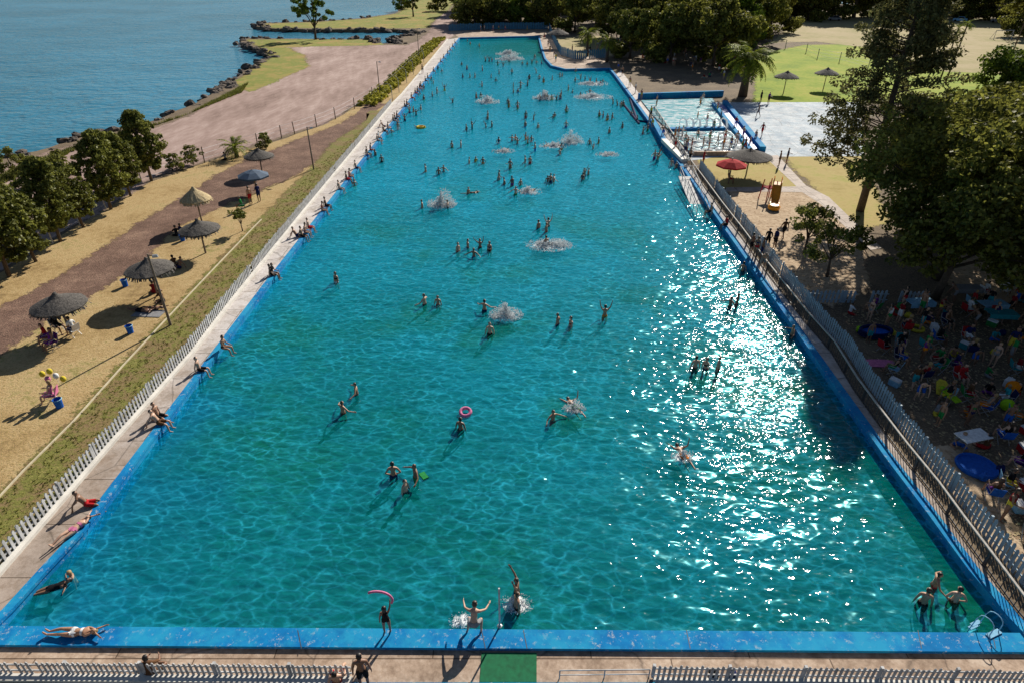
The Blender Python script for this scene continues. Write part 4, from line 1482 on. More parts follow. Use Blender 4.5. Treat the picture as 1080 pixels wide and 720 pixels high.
D = (0, 0, -1)
SIT_L = dict(lL=((-.15, 1, -.1), (-.02, .12, -1)), lR=((.15, 1, -.1), (.02, .12, -1)))
POSE = {
    'stand': figure('stand'),
    'stand_f': figure('stand_f', fem=True, hair='long', top='bikini', bottom='brief', aL=((-.3, .1, -1), (0, .7, -.6)), aR=((.2, 0, -1), (.05, .1, -1))),
    'out': figure('out', aL=((-.9, .2, -.5), (-.6, .6, -.2)), aR=((.9, .2, -.5), (.6, .6, -.2))),
    'hips': figure('hips', aL=((-.7, -.2, -1), (.6, .5, -.7)), aR=((.7, -.2, -1), (-.6, .5, -.7))),
    'hips_f': figure('hips_f', fem=True, hair='long', top='suit', bottom='brief', aL=((-.7, -.2, -1), (.6, .5, -.7)), aR=((.3, .3, -1), (.1, .8, .2))),
    'up': figure('up', aL=((-.5, .2, 1), (-.2, .2, 1)), aR=((.5, .4, .6), (.3, .6, .9))),
    'oneup': figure('oneup', aL=((-.25, 0, -1), (-.1, .15, -1)), aR=((.35, .3, 1), (.1, .1, 1)), top='suit', bottom='brief', fem=True, hair='long'),
    'walk': figure('walk', aL=((-.2, .4, -1), (-.05, .6, -1)), aR=((.2, -.4, -1), (.05, -.1, -1)), lL=((-.05, -.35, -1), (0, -.5, -1)), lR=((.05, .4, -1), (0, .02, -1)), feet=((0, 1, -.5), (0, 1, -.1))),
    'walk_t': figure('walk_t', top='shirt', aL=((-.2, .4, -1), (-.05, .6, -1)), aR=((.2, -.4, -1), (.05, -.1, -1)), lL=((-.05, -.35, -1), (0, -.5, -1)), lR=((.05, .4, -1), (0, .02, -1)), feet=((0, 1, -.5), (0, 1, -.1))),
    'stand_t': figure('stand_t', top='shirt', aL=((-.3, .1, -1), (.1, .9, -.1)), aR=((.2, 0, -1), (.05, .1, -1))),
    'bend': figure('bend', torso=(0, .75, .8), head=(0, .7, .7), aL=((-.2, .5, -1), (0, .3, -1)), aR=((.2, .5, -1), (0, .3, -1)), lL=((-.15, .3, -1), (0, -.4, -1)), lR=((.15, .3, -1), (0, -.4, -1))),
    'crouch': figure('crouch', torso=(0, .55, .85), head=(0, .4, .9), aL=((-.6, .6, -.4), (-.3, .9, -.1)), aR=((.6, .6, -.4), (.3, .9, -.1)), lL=((-.3, .9, -.35), (-.05, -.65, -.8)), lR=((.3, .9, -.35), (.05, -.65, -.8))),
    'edge': figure('edge', torso=(0, -.1, 1), aL=((-.4, -.3, -1), (-.1, .1, -1)), aR=((.4, -.3, -1), (.1, .1, -1)), origin='seat', **SIT_L),
    'edge_lean': figure('edge_lean', torso=(0, -.5, 1), head=(0, -.1, 1), aL=((-.3, -.7, -.7), (-.1, -.3, -1)), aR=((.3, -.7, -.7), (.1, -.3, -1)), origin='seat', **SIT_L),
    'edge_f': figure('edge_f', fem=True, hair='long', top='bikini', bottom='brief', torso=(0, .12, 1), aL=((-.2, .3, -1), (.2, .9, -.3)), aR=((.2, .3, -1), (-.2, .9, -.3)), origin='seat', **SIT_L),
    'edge_t': figure('edge_t', top='shirt', torso=(0, .1, 1), aL=((-.2, .3, -1), (.2, .9, -.3)), aR=((.4, .0, -1), (.1, .5, -.6)), origin='seat', **SIT_L),
    'chair_f': figure('chair_f', fem=True, hair='long', top='suit', bottom='shorts', torso=(0, -.25, 1), aL=((-.3, .4, -1), (.1, 1, 0)), aR=((.3, .4, -1), (0, 1, .1)), origin='seat', **SIT_L),
    'ground': figure('ground', torso=(0, -.35, 1), aL=((-.3, -.6, -1), (0, -.2, -1)), aR=((.3, .5, -.8), (0, .8, -.2)), lL=((-.25, .85, .55), (-.05, .5, -.85)), lR=((.25, .9, .35), (.05, .6, -.7)), origin='seat'),
    'ground_t': figure('ground_t', top='shirt', torso=(0, .1, 1), aL=((-.3, .6, -.6), (.3, .8, -.2)), aR=((.3, .6, -.6), (-.3, .8, -.2)), lL=((-.8, .75, -.05), (.7, .4, -.2)), lR=((.8, .75, -.05), (-.7, .3, -.2)), origin='seat'),
    'lie': figure('lie', torso=(0, -1, .02), fwd=(0, 0, 1), aL=((.5, -.8, .1), (-.9, -.35, .1)), aR=((-.5, -.8, .1), (.9, -.35, .1)), lL=((.06, 1, .02), (.03, 1, -.02)), lR=((-.06, 1, .1), (-.03, 1, -.12)), feet=((0, .5, 1), (0, .5, 1)), origin='lie'),
    'lie_f': figure('lie_f', fem=True, hair='long', top='bikini', bottom='brief', torso=(0, -1, .02), fwd=(0, 0, 1), aL=((.4, -.9, .15), (-.5, -.75, -.1)), aR=((-.4, -.9, .15), (.5, -.8, -.1)), lL=((.06, 1, .02), (.03, 1, -.02)), lR=((-.06, 1, .25), (-.03, 1, -.25)), feet=((0, .5, 1), (0, .5, 1)), origin='lie'),
    'swim': figure('swim', torso=(0, 1, .08), fwd=(0, 0, -1), head=(0, 1, .35), aL=((-.5, .9, .1), (-.2, 1, -.3)), aR=((.6, -.2, .5), (.4, .6, .6)), lL=((-.1, -1, -.1), (0, -1, -.1)), lR=((.12, -1, .02), (0, -1, .05)), feet=((0, -1, 0), (0, -1, 0)), origin='pelvis'),
    'float': figure('float', torso=(0, -1, .1), fwd=(0, 0, 1), head=(0, -.9, .5), aL=((.9, -.3, 0), (.8, .2, 0)), aR=((-.9, -.3, 0), (-.8, .2, 0)), lL=((.1, 1, .02), (.03, 1, 0)), lR=((-.1, 1, .02), (-.03, 1, 0)), feet=((0, .5, 1), (0, .5, 1)), origin='pelvis', fem=True, top='suit', bottom='brief'),
}
PN = [0]
PLIST = []


def person(pose, loc, rz, label, group=None, wear='navy', topc='red', skin=0, hair=0, scale=1.0, parts=False, hat=None):
    ms = POSE[pose]
    o = link('person', ms['body'])
    o.location = loc
    o.rotation_euler = (0, 0, rz)
    o.scale = (scale,) * 3
    tag(o, label, 'person', group)
    sm = [SKIN[skin], HAIR[hair], M['c_' + wear], M['c_' + topc]]
    if parts:
        sm = [SKIN[skin]] * 4
        for nm, mt in (('hair', HAIR[hair]), ('swimwear', M['c_' + wear]), ('top', M['c_' + topc])):
            if nm in ms:
                c = link({'hair': 'hair', 'swimwear': 'shorts', 'top': 'top'}[nm], ms[nm], o)
                c.material_slots[0].link = 'OBJECT'
                c.material_slots[0].material = mt
    for i, mt in enumerate(sm):
        o.material_slots[i].link = 'OBJECT'
        o.material_slots[i].material = mt
    PN[0] += 1
    PLIST.append(o)
    return o


def facing(a, b):
    """rotation that turns +Y from a towards b"""
    return math.atan2(-(b.x - a.x), b.y - a.y)


FLOOR_W = WZ - .98      # most bathers stand waist to chest deep
WEARS = ['navy', 'red', 'black', 'green', 'blue', 'orange', 'teal', 'purple', 'grey', 'white', 'yellow']
rp = random.Random(21)

# --- named bathers of the near half: px, py of the spot where they meet the water
NEAR = [
    (447.8, 321, 'out', 'bather with arms spread, left one of the pair left of the white splash', 'black'),
    (462, 321, 'stand', 'bather standing chest deep, right one of the pair left of the white splash', 'red'),
    (511, 328, 'out', 'bather with arms out just left of the big white splash', 'navy'),
    (516.7, 352, 'stand', 'bather standing below the big white splash, casting a long shadow', 'black'),
    (588, 342, 'hips', 'bather standing beside white ripples, left one of the pair right of the splash', 'navy'),
    (602, 344, 'stand_f', 'slim bather at the right of the pair right of the big splash', 'teal'),
    (637.8, 333, 'up', 'lone bather with raised arms right of the pair beside the big splash', 'orange'),
    (376, 415, 'out', 'bather facing away, upper one of the two at the left of the near water', 'navy'),
    (362, 435, 'out', 'bather with bent arms, lower one of the two at the left of the near water', 'brown'),
    (485.8, 452, 'stand', 'bather standing below the pink swim ring', 'black'),
    (583, 442, 'out', 'bather with elbows out to the left of the splashing swimmer in the near water', 'red'),
    (415, 501, 'hips', 'bather with arms akimbo, upper left of the trio with the green board', 'navy'),
    (438.6, 504, 'out', 'bather holding a small green board at the right of the trio', 'green'),
    (427.5, 517, 'stand', 'bather with a broad back, lowest of the trio with the green board', 'black'),
    (733, 387, 'stand', 'slim bather standing in the sun glitter, left of the three abreast', 'black'),
    (744, 388, 'stand_f', 'slim bather standing in the sun glitter, middle of the three abreast', 'navy'),
    (757, 389, 'stand', 'bather in the sun glitter holding arms close, right of the three abreast', 'red'),
    (770, 323, 'out', 'bather in the sun glitter far above the three abreast, left of a pair', 'black'),
    (777, 321, 'stand', 'bather in the sun glitter far above the three abreast, right of a pair', 'navy'),
    (835, 354, 'out', 'bather at the foot of the right pool wall under the shade edge', 'black'),
    (355, 298, 'stand_f', 'lone pale bather left of centre opposite the lone lamp pole', 'white'),
    (483, 265, 'stand', 'bather at the left of the ring of five in mid pool', 'red'),
    (493.4, 261, 'stand', 'second bather from the left in the ring of five in mid pool', 'navy'),
    (506.3, 261, 'up', 'bather with raised arm at the top right of the ring of five', 'black'),
    (499.8, 270.5, 'out', 'nearest bather of the ring of five in mid pool', 'purple'),
    (516.4, 264.5, 'stand_f', 'rightmost slim bather of the ring of five in mid pool', 'black'),
    (567.9, 240.5, 'stand', 'left bather of the three above the flat white splash', 'navy'),
    (578.2, 238.5, 'up', 'right bather of the three above the flat white splash', 'black'),
    (576, 244.5, 'stand', 'nearest bather of the three above the flat white splash', 'red'),
    (576, 258, 'stand', 'bather inside the flat white splash in mid pool', 'black'),
    (445.3, 219, 'stand', 'bather standing just left of the fan shaped splash', 'navy'),
    (472.5, 219, 'out', 'bather at the right foot of the fan shaped splash', 'brown'),
    (545, 640, 'stand', 'bather wading towards the near edge behind the white pole', 'black'),
    (545, 624, 'up', 'bather splashing in the water near the edge, above another behind the pole', 'navy'),
    (985, 617, 'out', 'bather with arms out, topmost of the three in the near right corner', 'red'),
    (973, 636, 'stand', 'bather in dark shorts, left one of the three in the near right corner', 'black'),
    (1006, 634, 'hips', 'stocky bather, right one of the three in the near right corner', 'brown'),
    (783, 286, 'stand', 'bather standing in the water below the group on the right deck', 'black'),
]
for k, (x, y, po, lab, wc) in enumerate(NEAR):
    p = G(x, y, WZ)
    person(po, (p.x, p.y, FLOOR_W + rp.uniform(-.08, .06)), rp.uniform(-3.1, 3.1), lab, 'bathers in the pool', wc, rp.choice(['red', 'navy', 'pink', 'black']), rp.choice([0, 0, 2, 1]), rp.choice([0, 0, 1]), rp.uniform(.96, 1.06), True)

FARP = [(496, 47), (505.5, 49.6), (493, 44), (512, 65), (516, 65), (519, 65.3), (487, 69), (492.5, 73.7), (508.8, 75), (525, 69), (530.7, 70.5), (537, 65.5), (526.4, 77.7), (539.9, 78), (488, 82.2), (495.7, 82.2), (501, 82.4), (518, 82.2), (523, 86), (508.4, 91.4),
        (541.5, 91.4), (549.3, 93.4), (541.5, 98), (546.3, 97.7), (556.5, 90.8), (558, 83.6), (502.3, 103.8), (507.2, 102.5), (477.4, 108.4), (535.8, 109), (536.6, 113.6), (545.8, 112.5), (514.7, 123.7), (462, 73), (466, 76), (455, 84), (457, 88), (456, 102), (461, 99), (447, 105),
        (551, 68), (556, 68.5), (561, 67), (566, 67), (564, 62.5), (571, 68), (565.5, 77.6), (568.7, 83.5), (573.3, 86.8), (558.3, 83.5), (556.3, 90), (549, 90.7), (582.4, 84.2), (590.6, 81), (592.8, 81), (607.2, 75.7), (606.6, 86.8), (612.5, 83.5), (617, 85), (622.2, 88), (628.8, 87.4), (633.3, 88.7), (635.8, 87.4),
        (599.4, 95.3), (604, 97.9), (592, 100.5), (612.2, 101), (622, 99.8), (569.4, 105.3), (577.2, 105.7), (581.8, 105.7), (587, 105.7), (590.8, 105), (545.9, 115.2), (597.4, 117.5), (646.4, 110.3), (651, 111.6), (654.9, 111), (585, 123), (583.4, 125), (632, 123), (636, 124.4), (640.5, 126.7), (645.5, 126),
        (514.2, 126), (512.5, 134.8), (518.8, 134), (492, 137.4), (498, 136.5), (476.6, 155.7), (486.2, 155.5), (494.9, 172.5), (501.8, 170.5), (509.4, 172.5), (449, 181.5), (462.7, 184.3), (526, 151.5), (537.7, 177.6), (526.4, 189), (531.8, 194.5), (402.6, 171), (468, 181),
        (554, 133.5), (554.5, 125), (562.8, 126.8), (567.5, 135), (597, 134.3), (597.7, 118.5), (642.6, 140), (656.4, 135), (621.8, 152), (631.4, 151), (625.5, 157), (540, 149), (543.8, 147.5), (545.8, 151.5), (554.3, 147.5), (556.5, 151.5), (560.4, 149.8), (564.3, 159.3), (592.4, 157.5), (590.6, 163),
        (553.9, 172), (559, 172.7), (538, 177.5), (526, 189.6), (540, 196.2), (549, 195.6), (543.8, 205.5), (577.6, 191.5), (580.6, 191.8), (584, 191.5), (614.4, 189.5), (616.5, 185), (620.5, 184), (494, 204.5), (432, 119), (439, 122), (444, 116), (436, 118), (413, 140), (420, 137), (427, 128), (447, 93), (469, 96),
        (672, 128), (678, 141), (683, 138), (690, 168), (695, 166), (693, 171), (713, 177), (708, 175), (657, 112), (666, 121), (374, 196), (388, 168), (396, 164)]
zones = [(60, 'beside the far end wall'), (73, 'level with the jutting far corner'), (93, 'just this side of the stepped wall'), (120, 'short of the wading pool'), (143, 'level with the wading pool'), (168, 'level with the dry grass plot'), (400, 'level with the red parasol')]


def pool_x(y, side):
    t = [(p[0], p[1]) for p in (O_left if side < 0 else O_right)]
    t.sort(key=lambda q: q[1])
    for (x0, y0), (x1, y1) in zip(t, t[1:]):
        if y0 <= y <= y1:
            return x0 + (x1 - x0) * (y - y0) / max(1e-6, y1 - y0)
    return 480 if side < 0 else 570


ORD = ['first', 'second', 'third', 'fourth', 'fifth', 'sixth', 'seventh', 'eighth', 'ninth', 'tenth', 'eleventh', 'twelfth', 'thirteenth', 'fourteenth', 'fifteenth', 'sixteenth']
buckets = {}
for (x, y) in FARP:
    z = next(i for i, (yy, _) in enumerate(zones) if y < yy)
    f = (x - pool_x(y, -1)) / (pool_x(y, 1) - pool_x(y, -1))
    th = 0 if f < .34 else 1 if f < .67 else 2
    buckets.setdefault((z, th), []).append((x, y))
for (z, th), lst in sorted(buckets.items()):
    lst.sort()
    for i, (x, y) in enumerate(lst):
        lab = f"bather {zones[z][1]}, {ORD[min(i, 15)]} from the left in the {['left', 'middle', 'right'][th]} third"
        p = G(x, y, WZ)
        po = rp.choice(['stand', 'stand', 'out', 'hips', 'stand_f', 'hips_f', 'up', 'stand'])
        person(po, (p.x, p.y, FLOOR_W + rp.uniform(-.15, .25)), rp.uniform(-3.1, 3.1), lab, 'bathers in the pool', rp.choice(WEARS), rp.choice(WEARS), rp.choice([0, 0, 2, 2, 1]), rp.choice([0, 0, 0, 1]), rp.uniform(.95, 1.08))

# swimmers lying in the water, on floats
for x, y, po, rz, lab in [(605, 428, 'swim', .4, 'swimmer thrashing face down in white spray in the near water'), (720, 479, 'swim', .2, 'swimmer surrounded by sparkling spray below the three in the glitter'),
                          (641, 162.7, 'float', 1.4, 'bather floating on the back opposite the red parasol'), (531, 160, 'swim', 1.2, 'swimmer with light splashes in the upper middle of the pool'),
                          (558, 202, 'swim', -1.0, 'swimmer kicking up spray above the three in mid pool'), (530.5, 159, 'swim', -1.4, 'second swimmer beside light splashes in the upper middle of the pool'),
                          (497, 203.6, 'swim', -1.5, 'swimmer alone between the fan shaped splash and the kicking swimmer'), (580, 154.5, 'swim', 1.5, 'swimmer in foam, left one of the two above the centre'), (588, 154, 'swim', -1.6, 'swimmer in foam, right one of the two above the centre')]:
    p = G(x, y, WZ)
    person(po, (p.x, p.y, WZ - .02), rz, lab, 'bathers in the pool', rp.choice(WEARS), 'pink', 0, 0, 1, y > 300)

# people on the left edge
edge_dir = math.radians(-90)


def edgeL(x, y, po, lab, wear='black', topc='red', skin=0, parts=True, rz=None, z=.06, hair=0, grp='people on the left pool edge', scale=1.0):
    p = G(x, y)
    person(po, (p.x, p.y, z), edge_dir + rp.uniform(-.3, .3) if rz is None else rz, lab, grp, wear, topc, skin, hair, scale, parts)


edgeL(236, 368, 'edge_f', 'person sitting on the left pool edge leaning forward, long shadow behind', 'black', 'black')
edgeL(211, 391, 'edge', 'slim person sitting upright on the left pool edge', 'black', skin=1)
edgeL(167, 440, 'edge', 'dark haired person, upper one of the pair sitting on the left pool edge', 'black')
edgeL(168, 447, 'edge_lean', 'person leaning back, lower one of the pair sitting on the left pool edge', 'brown', skin=1)
edgeL(92, 533, 'edge_lean', 'dark haired man sitting on the left edge just above the lying one', 'red', skin=2)
p = G(76, 561)
person('lie_f', (p.x + .12, p.y, .06), rad(158), 'sunbather lying along the left edge with legs towards the near corner', 'people on the left pool edge', 'pink', 'pink', 1, 1, 1, True)
p = G(54, 620, WZ)
person('float', (p.x, p.y, WZ - .02), rad(115), 'bather leaning back in the near left corner of the water', 'bathers in the pool', 'black', 'black', 2, 0, 1, True)
p = G(66, 607, WZ)
person('stand', (p.x + .35, p.y, WZ - 1.42), 2.2, 'bather seen from above submerged to the neck in the near left corner', 'bathers in the pool', 'black', 'red', 0, 2, 1, True)
p = G(80, 668, .15)
person('lie_f', (p.x, p.y, .15), rad(92), 'sunbather with arms behind head lying on the near blue coping', None, 'white', 'white', 0, 2, 1, True)
EDG = [(327.5, 241, 'edge'), (325, 246, 'edge_f'), (329, 250, 'edge'), (313, 250, 'edge_lean'), (347.5, 218, 'edge'), (340, 223, 'edge_f'), (362.5, 200, 'edge'), (292, 290, 'edge_t'), (303, 291, 'edge'), (401, 149, 'edge'), (399, 146, 'edge_t'), (405, 139, 'edge'), (411.5, 136, 'edge_f'), (404, 134, 'edge_lean'),
       (420, 128, 'edge'), (423, 124, 'edge_f'), (426, 126, 'edge'), (430.5, 113, 'edge'), (433, 111, 'edge_f'), (438, 104, 'edge'), (441, 99, 'edge'), (444, 94, 'edge_t'), (443, 97, 'edge_f'), (446, 92, 'edge'), (449, 86, 'edge'), (453, 83, 'edge'), (460, 76, 'edge_f'), (466, 66, 'edge'), (469, 62, 'edge'), (472, 57, 'edge_f'), (475, 53.5, 'edge'), (478, 50, 'edge'), (480, 46, 'edge'),
       (370, 190, 'edge'), (372, 187, 'edge_f'), (379, 178, 'edge'), (391, 163, 'edge'), (394, 159, 'edge_t')]
EDG.sort(key=lambda t: -t[1])
grp_names = [(280, 'opposite the glitter of mid pool'), (230, 'beside the dry umbrellas'), (190, 'level with the green tent shade'), (150, 'level with the dirt track bend'), (120, 'at the near end of the hedge'), (96, 'by the first bent posts'), (70, 'by the last bent posts'), (0, 'near the far corner')]
cnt = {}
for (x, y, po) in EDG:
    gi = next(i for i, (yy, _) in enumerate(grp_names) if y >= yy)
    cnt[gi] = cnt.get(gi, 0) + 1
    xx = min(x, pool_x(y, -1) + 1.5)
    edgeL(xx, y, po, f'{ORD[cnt[gi] - 1]} nearest person sitting on the left edge {grp_names[gi][1]}', rp.choice(['black', 'navy', 'red', 'grey']), rp.choice(['black', 'red', 'white', 'pink']), rp.choice([0, 2, 1]), y > 180)
p = G(448.5, 78)
person('walk', (p.x - .5, p.y, .02), 0.1, 'person walking along the left deck towards the far end', None, 'black')

# near edge people
p = G(409, 667, .15)
kid = person('oneup', (p.x, p.y, .15), .15, 'child standing on the near coping holding up a pink noodle', None, 'black', 'black', 2, 0, .80, True)
hand = Vector((p.x + .23, p.y + .1, 1.48))
m = MB()
pts = []
for k in range(15):
    a = rad(-25 + 150 * k / 14)
    pts.append((hand.x - .42 + .48 * math.cos(a), hand.y + .05, hand.z + .25 + .42 * math.sin(a)))
m.tube(pts, .04, 8)
o = m.build('swim_noodle', M['c_pink'], smooth=True)
tag(o, 'curved pink foam noodle held up by the child on the coping', 'swim noodle')
p = G(500, 668, .15)
person('crouch', (p.x, p.y, .15), -.1, 'person in light shorts crouching on the near coping ready to jump', None, 'grey', 'red', 1, 1, 1, True)
p = G(527, 660, .15)
wp_ = thing('marker_pole', 'white pole standing on the near coping beside the green mat', 'pole', p)
m = MB()
m.tube([(0, 0, 0), (0.0, 0, HT(527, 660, 620, .15))], .032, 8)
m.build('pole', M['white'], wp_)
m = MB()
m.lathe((0, 0, 0), [(.09, 0), (.09, .03), (.045, .05)], 12)
m.build('base_plate', M['steel'], wp_)
p = G(386, 722)
person('stand', (p.x, p.y - .1, .03), .2, 'person standing by the near fence opening, cut by the picture edge', None, 'black', 'black', 2, 0, 1.02, True)
p = G(357, 716)
person('ground', (p.x, p.y - .1, .03), .2, 'person sitting beside the fence end left of the opening', None, 'red', 'red', 1, 0, 1, True)
p = G(158, 716)
person('ground_t', (p.x, p.y + .15, .03), .2, 'person sitting against the near picket fence on the left', None, 'brown', 'brown', 2, 0, 1, True)
m = MB()
a, b = G(508, 688, .03), G(566, 688, .03)
c, d = G(566, 719, .03), G(506, 719, .03)
m.hexa([d, c, b, a], [q + Vector((0, 0, .02)) for q in (d, c, b, a)])
o = m.build('mat', simple('green_mat_fabric', (0.004, 0.13, 0.05), .9, .25, 6, .4, 60))
tag(o, 'dark green mat lying on the near deck below the white pole', 'mat')
m = MB()
a, b = G(372, 719.5), G(690, 720)
m.box(((a.x + b.x) / 2, a.y - .35, .1), (b.x - a.x, .5, .2), 0)
o = m.build('bench', M['blue'])
tag(o, 'long low blue bench along the bottom edge between the two picket fences', 'bench')
t = thing('metal_rack', 'thin white metal frame on the near deck right of the mat', 'frame', G(638, 712))
o0 = t.location.copy()
a, b = G(590, 715) - o0, G(684, 714) - o0
for nm, q in (('post', a), ('post', b), ('post', (a + b) / 2)):
    m = MB()
    m.tube([q, q + Vector((0, 0, .45))], .022, 6)
    m.build(nm, M['white'], t)
m = MB()
m.tube([a + Vector((0, 0, .45)), b + Vector((0, 0, .45))], .022, 6)
m.tube([a + Vector((0, 0, .2)), b + Vector((0, 0, .2))], .018, 6)
m.build('rail', M['white'], t)
for x, y, lab in ((752, 712, 'small dark bag left of another by the near right fence'), (771, 712, 'small navy bag by the near right fence')):
    m = MB()
    m.blob((0, 0, .14), .17, random.Random(x), .2, zs=.8)
    o = m.build('bag', M['c_navy'] if x > 760 else M['c_black'])
    o.location = G(x, y)
    tag(o, lab, 'bag')

# ladder in the near right corner
t = thing('pool_ladder', 'pale blue pool ladder with arched handrails in the near right corner', 'ladder', G(1050, 670, .15), -1.2)
t.scale = (.72,) * 3
for sx in (-.3, .3):
    m = MB()
    pts = [(-.1 + 0, sx, 0), (-.1, sx, .55)] + [(-.1 - .35 + .35 * math.cos(rad(a)), sx, .55 + .3 * math.sin(rad(a))) for a in (30, 60, 90, 120, 150)] + [(-.85, sx, .35), (-.9, sx, -.9)]
    m.tube(pts, .024, 8)
    m.build('handrail', M['c_pale blue'], t, True)
for z in (-.25, -.5, -.75):
    m = MB()
    m.box((-.9, 0, z), (.18, .6, .04))
    m.build('step', M['c_pale blue'], t)
m = MB()
m.box((-.1, 0, .03), (.25, .8, .05))
m.build('base_plate', M['c_pale blue'], t)

# floats
def ring(loc, r, tr_, mat, name, label, cat, rx=0):
    m = MB()
    n1, n2 = 20, 8
    for i in range(n1):
        a = 6.2832 * i / n1
        for k in range(n2):
            b = 6.2832 * k / n2
            q = r + tr_ * math.cos(b)
            m.v.append((q * math.cos(a), q * math.sin(a), tr_ * math.sin(b)))
    for i in range(n1):
        for k in range(n2):
            i2, k2 = (i + 1) % n1, (k + 1) % n2
            m.f.append((i * n2 + k, i2 * n2 + k, i2 * n2 + k2, i * n2 + k2))
            m.m.append(0)
    o = m.build(name, mat, smooth=True)
    o.location = loc
    o.rotation_euler = (rx, 0, 0)
    return tag(o, label, cat)


p = G(491, 436, WZ)
ring((p.x, p.y, WZ + .12), .26, .09, M['c_pink'], 'swim_ring', 'pink swim ring floating beside the bather in the near water', 'swim ring', .25)
p = G(444, 135, WZ)
ring((p.x, p.y, WZ + .08), .5, .17, M['c_yellow'], 'swim_ring', 'pale swim ring carrying a bather near the left edge', 'swim ring')
person('float', (p.x, p.y, WZ + .12), 1.2, 'bather lying in a pale swim ring near the left edge', 'bathers in the pool', 'red', 'red', 0, 0, 1)
m = MB()
m.box((0, 0, .03), (.3, .5, .05), .6, taper=.9)
o = m.build('kickboard', M['c_green'])
o.location = G(447, 502, WZ) + Vector((0, 0, .02))
tag(o, 'small green kickboard floating beside the trio', 'kickboard')

# splashes
def splash(x, y, w, h, n, lab, seed):
    rr = random.Random(seed)
    p = G(x, y, WZ)
    t = thing('water_splash', lab, 'splash', p, 0, 'splashes in the pool')
    m = MB()
    nj = 5 + seed % 4
    jets = [(rr.uniform(0, 6.28), rr.uniform(.25, 1), rr.uniform(.5, 1)) for _ in range(nj)]
    cnt_ = int(n * 5)
    sz = .011 + .00042 * (p.y)
    for k in range(cnt_):
        if rr.random() < .6:
            a0, r0, hh = rr.choice(jets)
            u = rr.random() ** .8
            a = a0 + rr.gauss(0, .22)
            q = w * .5 * r0 * u + rr.gauss(0, .05 * w)
            z = h * hh * (1 - (2 * u - .7) ** 2 * .6) * rr.uniform(.1, 1)
        else:
            a = rr.uniform(0, 6.28)
            q = w * .5 * rr.random() ** .6
            z = h * .25 * rr.random() ** 2
        c = Vector((q * math.cos(a), q * .75 * math.sin(a), max(.02, z)))
        s_ = sz * rr.uniform(.5, 1.6) * (1.5 if k % 9 == 0 else 1)
        b0 = len(m.v)
        for dx, dy, dz in ((1, 0, 0), (-1, 0, 0), (0, 1, 0), (0, -1, 0), (0, 0, 1.3), (0, 0, -1.3)):
            m.v.append((c.x + dx * s_, c.y + dy * s_, c.z + dz * s_))
        for f_ in ((0, 2, 4), (2, 1, 4), (1, 3, 4), (3, 0, 4), (2, 0, 5), (1, 2, 5), (3, 1, 5), (0, 3, 5)):
            m.f.append(tuple(b0 + q_ for q_ in f_))
            m.m.append(0)
    m.build('droplets', M['foam'], t)
    m = MB()
    ph = [rr.uniform(0, 6.28) for _ in range(3)]
    m.v.append((0, 0, .012))
    for k in range(28):
        a = 6.2832 * k / 28
        q = 1.12 + .2 * math.sin(2 * a + ph[0]) + .15 * math.sin(3 * a + ph[1]) + .1 * math.sin(5 * a + ph[2])
        m.v.append((q * math.cos(a), q * math.sin(a), .012))
    for k in range(28):
        m.f.append((0, 1 + k, 1 + (k + 1) % 28))
        m.m.append(0)
    o = m.build('foam', M['foamsheet'], t)
    o.scale = (w * .5 * (.7 if p.y > 60 else 1), w * .36 * (.7 if p.y > 60 else 1), 1)


SPL = [(534, 333, 2.3, 1.1, 320, 'big white splash between the pair and the arms spread bather', 0), (466, 217, 2.8, 1.8, 320, 'fan shaped white splash between two bathers above mid pool', 0), (579, 259, 3.8, .5, 320, 'flat oval splash below the three bathers in mid pool', 0),
       (605, 431, 1.3, .7, 110, 'sparkling spray around the thrashing swimmer in the near water', 0), (720, 482, 1.2, .6, 100, 'sparkling spray around the swimmer below the glitter', 0), (545, 636, 1.3, .25, 60, 'spray around the bather behind the white pole', 0), (486, 655, 1.0, .12, 30, 'light droplets in front of the crouching jumper', 0),
       (602, 151, 3.6, 1.8, 160, 'white burst of spray between pairs above the centre', 0), (514, 108.5, 4.0, 1.6, 140, 'white splash alone in the far left half', 0), (574, 104.5, 4.2, 1.8, 140, 'white splash inside the row of five beyond the centre', 0), (536, 57.5, 6, 1.0, 150, 'long white splash by the green water, farther of two', 0), (537.5, 63, 6.5, 1.0, 150, 'long white splash by the green water, nearer of two', 0),
       (625, 103, 7, .7, 200, 'long trail of foam behind swimmers before the stepped wall', 0),  (584, 154.5, 4, .5, 100, 'foam around the two swimmers above the centre', 0), (641, 163.5, 3, .4, 70, 'foam around the floating bather', 0), (531, 160, 3, .4, 60, 'foam around the swimmer in the upper middle', 0),
        (558, 203, 2.6, .9, 90, 'spray of the kicking swimmer above mid pool', 0),   
         (625, 89, 6, .5, 120, 'churned foam along the stepped wall', 0)]
for k, (x, y, w_, h_, n_, lab, _) in enumerate(SPL):
    splash(x, y, w_, h_, n_, lab, k)

# ------------------------------------------------------------------ wading pool on the right
wz = .32
def low_wall(name, lab, a, b, w_, h_, mat, z=0.0):
    m = MB()
    L = (b - a).length
    k = max(1, int(L / 3))
    for i in range(k):
        p0, p1 = a.lerp(b, i / k), a.lerp(b, (i + .995) / k)
        m.bar(p0 + Vector((0, 0, z + h_ / 2)), p1 + Vector((0, 0, z + h_ / 2)), w_, h_)
    o = m.build(name, mat)
    return tag(o, lab, 'wall', None, 'structure')


